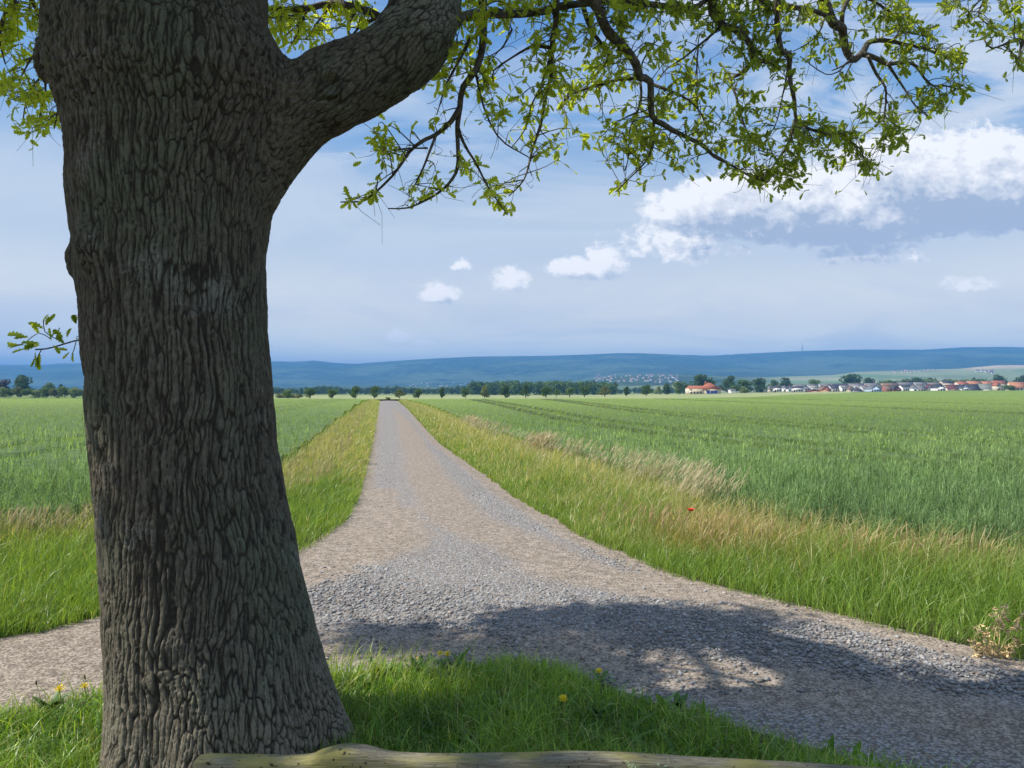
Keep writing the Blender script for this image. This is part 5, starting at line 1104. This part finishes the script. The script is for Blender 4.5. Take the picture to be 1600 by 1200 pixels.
def house(name, x0, x1, eave, ridge, base, d, wl, rf, gable, label, group, chim=True, win=3, cat='house', dep=8.0, storeys=2):
    xc = (x0 + x1) / 2; c = at(xc, HZ, d); zb = CAMZ + (HZ - base) / F * d; W = (x1 - x0) / F * d; he = (base - eave) / F * d; hr = (base - ridge) / F * d; zg = float(rise(np.array([c[0]]), np.array([d]))[0])
    ex = max(0, zb - zg) + .1; root = empty(name, (c[0], d, zb), label, cat, group, rz=-.12 + .05 * (int(x0) % 5)); D = dep
    b = MB(); b.box((0, D / 2, (he - ex) / 2), (W, D, he + ex))
    if gable: b.add([(-W / 2, 0, he), (W / 2, 0, he), (0, 0, hr - .12), (-W / 2, D, he), (W / 2, D, he), (0, D, hr - .12)], [(0, 1, 2), (5, 4, 3), (0, 2, 5, 3), (1, 4, 5, 2)])
    else: b.add([(-W / 2, 0, he), (-W / 2, D, he), (-W / 2, D / 2, hr - .12), (W / 2, 0, he), (W / 2, D, he), (W / 2, D / 2, hr - .12)], [(0, 1, 2), (5, 4, 3), (0, 2, 5, 3), (1, 4, 5, 2)])
    b.build('wall', wallm[wl], root)
    b = MB(); o_ = .3; t = .16
    if gable: A_ = [((-W / 2 - o_, he - o_ * (hr - he) / (W / 2)), (0, hr)), ((W / 2 + o_, he - o_ * (hr - he) / (W / 2)), (0, hr))]
    else: A_ = [((-o_, he - o_ * (hr - he) / (D / 2)), (D / 2, hr)), ((D + o_, he - o_ * (hr - he) / (D / 2)), (D / 2, hr))]
    for (p0, z0), (p1, z1) in A_:
        if gable: V = [(p, y_, z + s_) for y_ in (-o_, D + o_) for (p, z) in ((p0, z0), (p1, z1)) for s_ in (0, t)]
        else: V = [(x_, p, z + s_) for x_ in (-W / 2 - o_, W / 2 + o_) for (p, z) in ((p0, z0), (p1, z1)) for s_ in (0, t)]
        b.add(V, [(0, 1, 3, 2), (4, 6, 7, 5), (0, 4, 5, 1), (2, 3, 7, 6), (0, 2, 6, 4), (1, 5, 7, 3)])
    ro = b.build('roof', roofm[rf], root)
    if chim: b = MB(); b.box((W * .18, D * .5, hr + .25), (.55, .55, 1.3)); b.build('chimney', wallm['brick'], ro)
    k = 0
    for s_ in range(storeys):
        zc = 1.45 + 2.7 * s_
        if zc + .6 > he and not (gable and s_ == storeys - 1 and zc + .5 < hr - .8): continue
        nw = win if zc + .6 <= he else 1
        for q in range(nw):
            xx = (q + .5) / nw * W * .84 - W * .42 if nw > 1 else 0
            if s_ == 0 and q == 0 and nw > 1:
                b = MB(); b.box((xx, -.03, 1.0), (1.0, .08, 2.05)); b.build('door', M['door'], root); continue
            b = MB(); b.box((xx, -.03, zc), (1.15, .09, 1.3)); b.build('window', M['glass'], root)
    return root
G_ = 'houses of the new estate'
HS = [(1202, 1208, 607.5, 603.5, 613, 560, 'cream', 'grey', 1, 'cream gable house at the far left end of the housing row'), (1208.5, 1222, 606.2, 603.4, 613, 565, 'white', 'dark', 0, 'long white house with dark roof, next after the cream gable'),
 (1223, 1230, 606.5, 603.6, 613, 575, 'white', 'grey', 0, 'narrow white house left of the sharp white gable'), (1231, 1237, 607, 603, 613, 560, 'white', 'dark', 1, 'sharp white gable house left of the broad flat white house'),
 (1238, 1256, 606.3, 603.6, 613, 565, 'white', 'dark', 0, 'broad bright white house with low dark roof left of the orange soil heap'), (1257, 1266, 608, 604.5, 613, 575, 'grey', 'grey', 0, 'pale grey house left of the maroon garage roofs'),
 (1267, 1279, 611, 608.5, 613.2, 540, 'brick', 'maroon', 1, 'low maroon roofed garage in front of the pale grey house'), (1284, 1299, 609, 603, 613, 550, 'brick', 'brown', 1, 'brown brick gable house behind the orange soil'),
 (1299.5, 1314.5, 607.5, 601.5, 612.5, 570, 'grey', 'dark', 0, 'grey house with blue black solar roof right of the brick gable'), (1315, 1327, 605.5, 602, 612, 565, 'white', 'grey', 0, 'bright white square house right of the solar roofed one'),
 (1327.5, 1334, 608, 604, 613, 550, 'cream', 'brown', 1, 'small beige gable house before the dark garage roof'), (1334.5, 1348, 611, 607, 613.2, 548, 'grey', 'dark', 0, 'low building with long black roof in the row middle'),
 (1348.5, 1359, 606.5, 602.5, 612, 575, 'grey', 'grey', 0, 'grey rendered house right of the long black roof'), (1359.5, 1379, 608, 602.5, 613, 550, 'blue', 'grey', 1, 'pale blue gable house with grey roof'),
 (1384, 1395, 608.5, 602.5, 613.2, 552, 'brick', 'brown', 0, 'orange brick house left of the brown brick gable'), (1395.5, 1408, 608, 603, 613.2, 550, 'brick', 'dark', 1, 'dark brick gable house adjoining the orange brick one'),
 (1410, 1426, 604.5, 601.5, 612, 560, 'white', 'dark', 0, 'tall white house with hipped dark roof and many windows'), (1427, 1433, 606, 602, 612.5, 550, 'white', 'grey', 1, 'narrow white gable right of the tall white house'),
 (1433.5, 1448, 607, 602, 612.5, 556, 'grey', 'grey', 0, 'grey house with broad grey roof beside the narrow white gable'), (1450, 1456.5, 606.5, 601, 612.5, 556, 'white', 'maroon', 1, 'left one of the twin white gables'), (1457, 1463, 606.5, 601, 612.5, 556, 'white', 'maroon', 1, 'right one of the twin white gables'),
 (1463.5, 1478, 606, 600.5, 612.3, 548, 'white', 'dark', 1, 'big pale gable house with dark roof and black upper window'), (1481, 1501, 607.5, 601.3, 611.8, 556, 'cream', 'maroon', 0, 'house with wide dark maroon roof'), (1491, 1501.5, 610, 607.5, 612, 540, 'cream', 'brown', 1, 'low beige garden shed before the maroon roof'),
 (1502, 1515, 606.5, 601, 612, 550, 'white', 'dark', 1, 'white gable with three windows left of the solar roof'), (1515.5, 1531, 609, 600.5, 611.5, 556, 'grey', 'dark', 0, 'house with steep navy solar roof'), (1532, 1556, 608, 600, 611, 560, 'white', 'green', 0, 'house with wide grey green roof and white verge board'),
 (1557, 1564, 602, 597, 611.5, 550, 'cream', 'red', 1, 'tall narrow cream house with small red roof'), (1581, 1606, 605.5, 597, 611, 560, 'cream', 'orange', 0, 'large orange red roofed house at the right picture edge'),
 # second row
 (1243, 1262, 604, 601.2, 613, 640, 'grey', 'grey', 0, 'grey roof of the rear row above the broad white house'), (1264, 1280, 603.5, 601, 613, 640, 'white', 'grey', 0, 'light rear house with grey roof above the garages'), (1282, 1300, 602, 599.8, 613, 645, 'grey', 'grey', 0, 'rear row roof directly behind the brick gable'), (1302, 1326, 602.5, 599.6, 613, 640, 'grey', 'dark', 0, 'long dark rear roof above the solar house'),
 (1328, 1352, 602.3, 599.4, 613, 640, 'grey', 'grey', 0, 'long grey rear roof below the largest domed tree'), (1354, 1378, 602, 598.8, 613, 640, 'cream', 'grey', 0, 'rear house with pale wall above the blue gable'), (1380, 1404, 601.8, 598.6, 613, 640, 'cream', 'brown', 0, 'rear house with brown roof above the brick pair'), (1405, 1428, 600.8, 597.6, 613, 650, 'white', 'grey', 0, 'rear white house above the tall white house'),
 (1431, 1449, 600.6, 597.2, 613, 650, 'white', 'grey', 0, 'rear bright house above the broad grey roof'), (1451, 1472, 601, 597.8, 613, 650, 'grey', 'grey', 0, 'rear grey house above the twin gables'), (1474, 1490, 598.8, 595, 613, 650, 'cream', 'dark', 0, 'rear cream house with black roof above the big pale gable'),
 (1498, 1514, 600.2, 596.4, 612, 630, 'cream', 'red', 0, 'rear house with red brown roof'), (1514.5, 1536, 600, 595.6, 612, 630, 'white', 'orange', 0, 'rear house with bright orange roof, left of two'), (1537, 1553, 600, 596, 612, 635, 'cream', 'orange', 0, 'rear house with orange roof, right of two'), (1554, 1574, 599.5, 594.8, 612, 640, 'cream', 'red', 0, 'rear red roof behind the tall narrow house')]
for h_ in HS: house('house', *h_, G_, chim=(int(h_[0]) % 3 != 0), win=max(1, min(4, int((h_[1] - h_[0]) / 4))), dep=5.5 if h_[1] - h_[0] < 8 else 8.0)
# farm with blue doors
M['blue'] = solid('tarp_blue', (.05, .11, .46), .6, .2, 3)
d = 430; c = at(1102, HZ, d); farm = empty('farmhouse', (c[0], d, 0), 'red roofed farmhouse with hipped roof and blue gates among the trees', 'farmhouse')
def pz(y): return CAMZ + (HZ - y) / F * d
def pxx(x): return (x - 1102) / F * d
b = MB(); b.box((pxx(1092), 4, pz(607) / 2), (pxx(1110) - pxx(1077), 8, pz(607))); b.box((pxx(1113), 3.4, pz(607.5) / 2), (pxx(1126) - pxx(1100.5), 9.2, pz(607.5) - .02)); b.build('wall', wallm['cream'], farm)
b = MB(); x0, x1 = pxx(1076.5), pxx(1110); zz0, zz1 = pz(607.6), pz(602.8); b.add([(x0, -.5, zz0), (x1, -.5, zz0), (x1, 8.5, zz0), (x0, 8.5, zz0), (x0 + .4, 4, zz1), (x1, 4, zz1)], [(0, 1, 5, 4), (2, 3, 4, 5), (3, 0, 4), (0, 3, 2, 1)])
x0, x1 = pxx(1098), pxx(1128); zz0, zz1 = pz(608), pz(598); xm = pxx(1108); b.add([(x0, -1.8, zz0), (x1, -1.8, zz0), (x1, 8.8, zz0), (x0, 8.8, zz0), (xm - .6, 3.5, zz1), (xm + 1.6, 3.5, zz1)], [(0, 1, 5, 4), (1, 2, 5), (2, 3, 4, 5), (3, 0, 4), (0, 3, 2, 1)]); ro = b.build('roof', roofm['red'], farm)
b = MB(); b.box((pxx(1105), 3.5, pz(598)), (.9, .9, 1.6)); b.build('chimney', wallm['brick'], ro)
for x_ in (1106, 1112, 1117.5): b = MB(); b.box((pxx(x_), -1.3, pz(610.5) / 2), (1.75, .12, pz(610.5))); b.build('gate', M['blue'], farm)
for x_ in (1080, 1085, 1090, 1095): b = MB(); b.box((pxx(x_), -.06, 1.5), (1.0, .12, 1.1)); b.build('window', M['glass'], farm)
house('shed', 1141, 1150, 609.5, 608, 614, 445, 'white', 'grey', 0, 'small white shed half hidden under the trees right of the farm', None, chim=False, win=1, cat='shed', dep=5, storeys=1)
# soil heap before the estate
b = MB(); hx_ = np.linspace(-1, 1, 25); V = []
for xx in hx_:
    for yy in np.linspace(-1, 1, 9): V.append((xx * 9, yy * 4, max(0, (1 - xx * xx) * (1 - yy * yy)) * 1.5 * (.8 + .3 * sin(xx * 7)) - .1))
b.add(V, [(i_ * 9 + j_, (i_ + 1) * 9 + j_, (i_ + 1) * 9 + j_ + 1, i_ * 9 + j_ + 1) for i_ in range(24) for j_ in range(8)]); o = b.build('soil_heap', solid('orange_soil', (.42, .26, .13), .9, .2, 1), None, True)
c = at(1285, HZ, 520); o.location = (c[0], 520, 1.6); tag(o, 'low heap of orange soil in front of the brick gable house', 'soil heap')

# village on the foothill: tiny far houses
def tiny_proto(wl, rf):
    root = empty('village_house', (0, 0, 0)); b = MB(); b.box((0, 0, 2.5), (9, 8, 6)); b.build('wall', wallm[wl], root); b = MB(); b.add([(-5, -4.6, 5.3), (5, -4.6, 5.3), (5, 4.6, 5.3), (-5, 4.6, 5.3), (-5, 0, 9.2), (5, 0, 9.2)], [(0, 1, 5, 4), (2, 3, 4, 5), (3, 0, 4), (1, 2, 5), (0, 3, 2, 1)]); b.build('roof', roofm[rf], root); return root
protos = [tiny_proto(*q) for q in (('white', 'red'), ('white', 'grey'), ('cream', 'grey'), ('white', 'brown'))]; used = set(); cnt = 0
spots = [(929 + 132 * rng.random(), 586 + 13 * rng.random() ** 1.3) for q in range(95)] + [(932 + 30 * rng.random(), 588 + 3 * rng.random()) for q in range(14)] + [(1525 + 28 * rng.random(), 579.5 + 4.5 * rng.random()) for q in range(22)] + [(1385 + 75 * rng.random(), 578 + 5 * rng.random()) for q in range(16)] + [(640 + 100 * rng.random(), 598 + 6 * rng.random()) for q in range(22)]
for q, (x, y) in enumerate(spots):
    p = hill_at(x, y)
    if p is None or p[1] > 4300: continue
    s_ = protos[q % 4]; root = s_ if q % 4 not in used else s_.copy()
    if q % 4 in used:
        col.objects.link(root)
        for ch in s_.children: c_ = ch.copy(); c_.parent = root; col.objects.link(c_)
    used.add(q % 4); root.location = p - np.array([0, 0, .5]); root.rotation_euler[2] = rng.random() * .9 - .3; root.scale = (.65, .65, .62)
    tag(root, 'tiny pale house of the distant village at the foot of the blue hills', 'house', 'far village houses')
# towers on the ridge
def tower(x, ybase, ytop, d, label, rr=1.0):
    c = at(x, ybase, d); H = (ybase - ytop) / F * d; e = empty('radio_tower', c - np.array([0, 0, 6]), label, 'tower'); conc = wallm['grey']
    b = MB(); b.tube([(0, 0, 0), (0, 0, H * .45 + 6), (0, 0, H * .62 + 6)], [4.2 * rr, 3.2 * rr, 2.6 * rr], 12); b.build('shaft', conc, e)
    b = MB(); z_ = H * .38 + 6; b.tube([(0, 0, z_), (0, 0, z_ + 3), (0, 0, z_ + 9), (0, 0, z_ + 12)], [3.5 * rr, 9 * rr, 9 * rr, 4 * rr], 14); b.build('platform', conc, e)
    b = MB(); b.tube([(0, 0, H * .6 + 6), (0, 0, H + 6)], [1.5 * rr, 1.2 * rr], 8); b.build('antenna', conc, e)
tower(1253.5, 550.5, 534, 6450, 'slender telecommunication tower with round platform on the hill ridge', 1.0); tower(1581, 545.5, 540, 6450, 'much smaller mast on the ridge near the right picture edge', .5)

# ------------------------------------------------------------ haze
m = bpy.data.materials.new('haze'); m.use_nodes = True; t = m.node_tree; t.nodes.clear(); o1 = t.nodes.new('ShaderNodeOutputMaterial'); pv = t.nodes.new('ShaderNodeVolumePrincipled')
pv.inputs['Color'].default_value = (.16, .47, 1.0, 1); pv.inputs['Density'].default_value = HAZE = .00021; pv.inputs['Anisotropy'].default_value = .0
t.links.new(pv.outputs[0], o1.inputs['Volume'])
b = MB(); b.box((0, 5000, 209), (24000, 12400, 422)); o = b.build('haze', m); tag(o, 'thin blue summer haze over fields and hills', 'haze', kind='stuff')
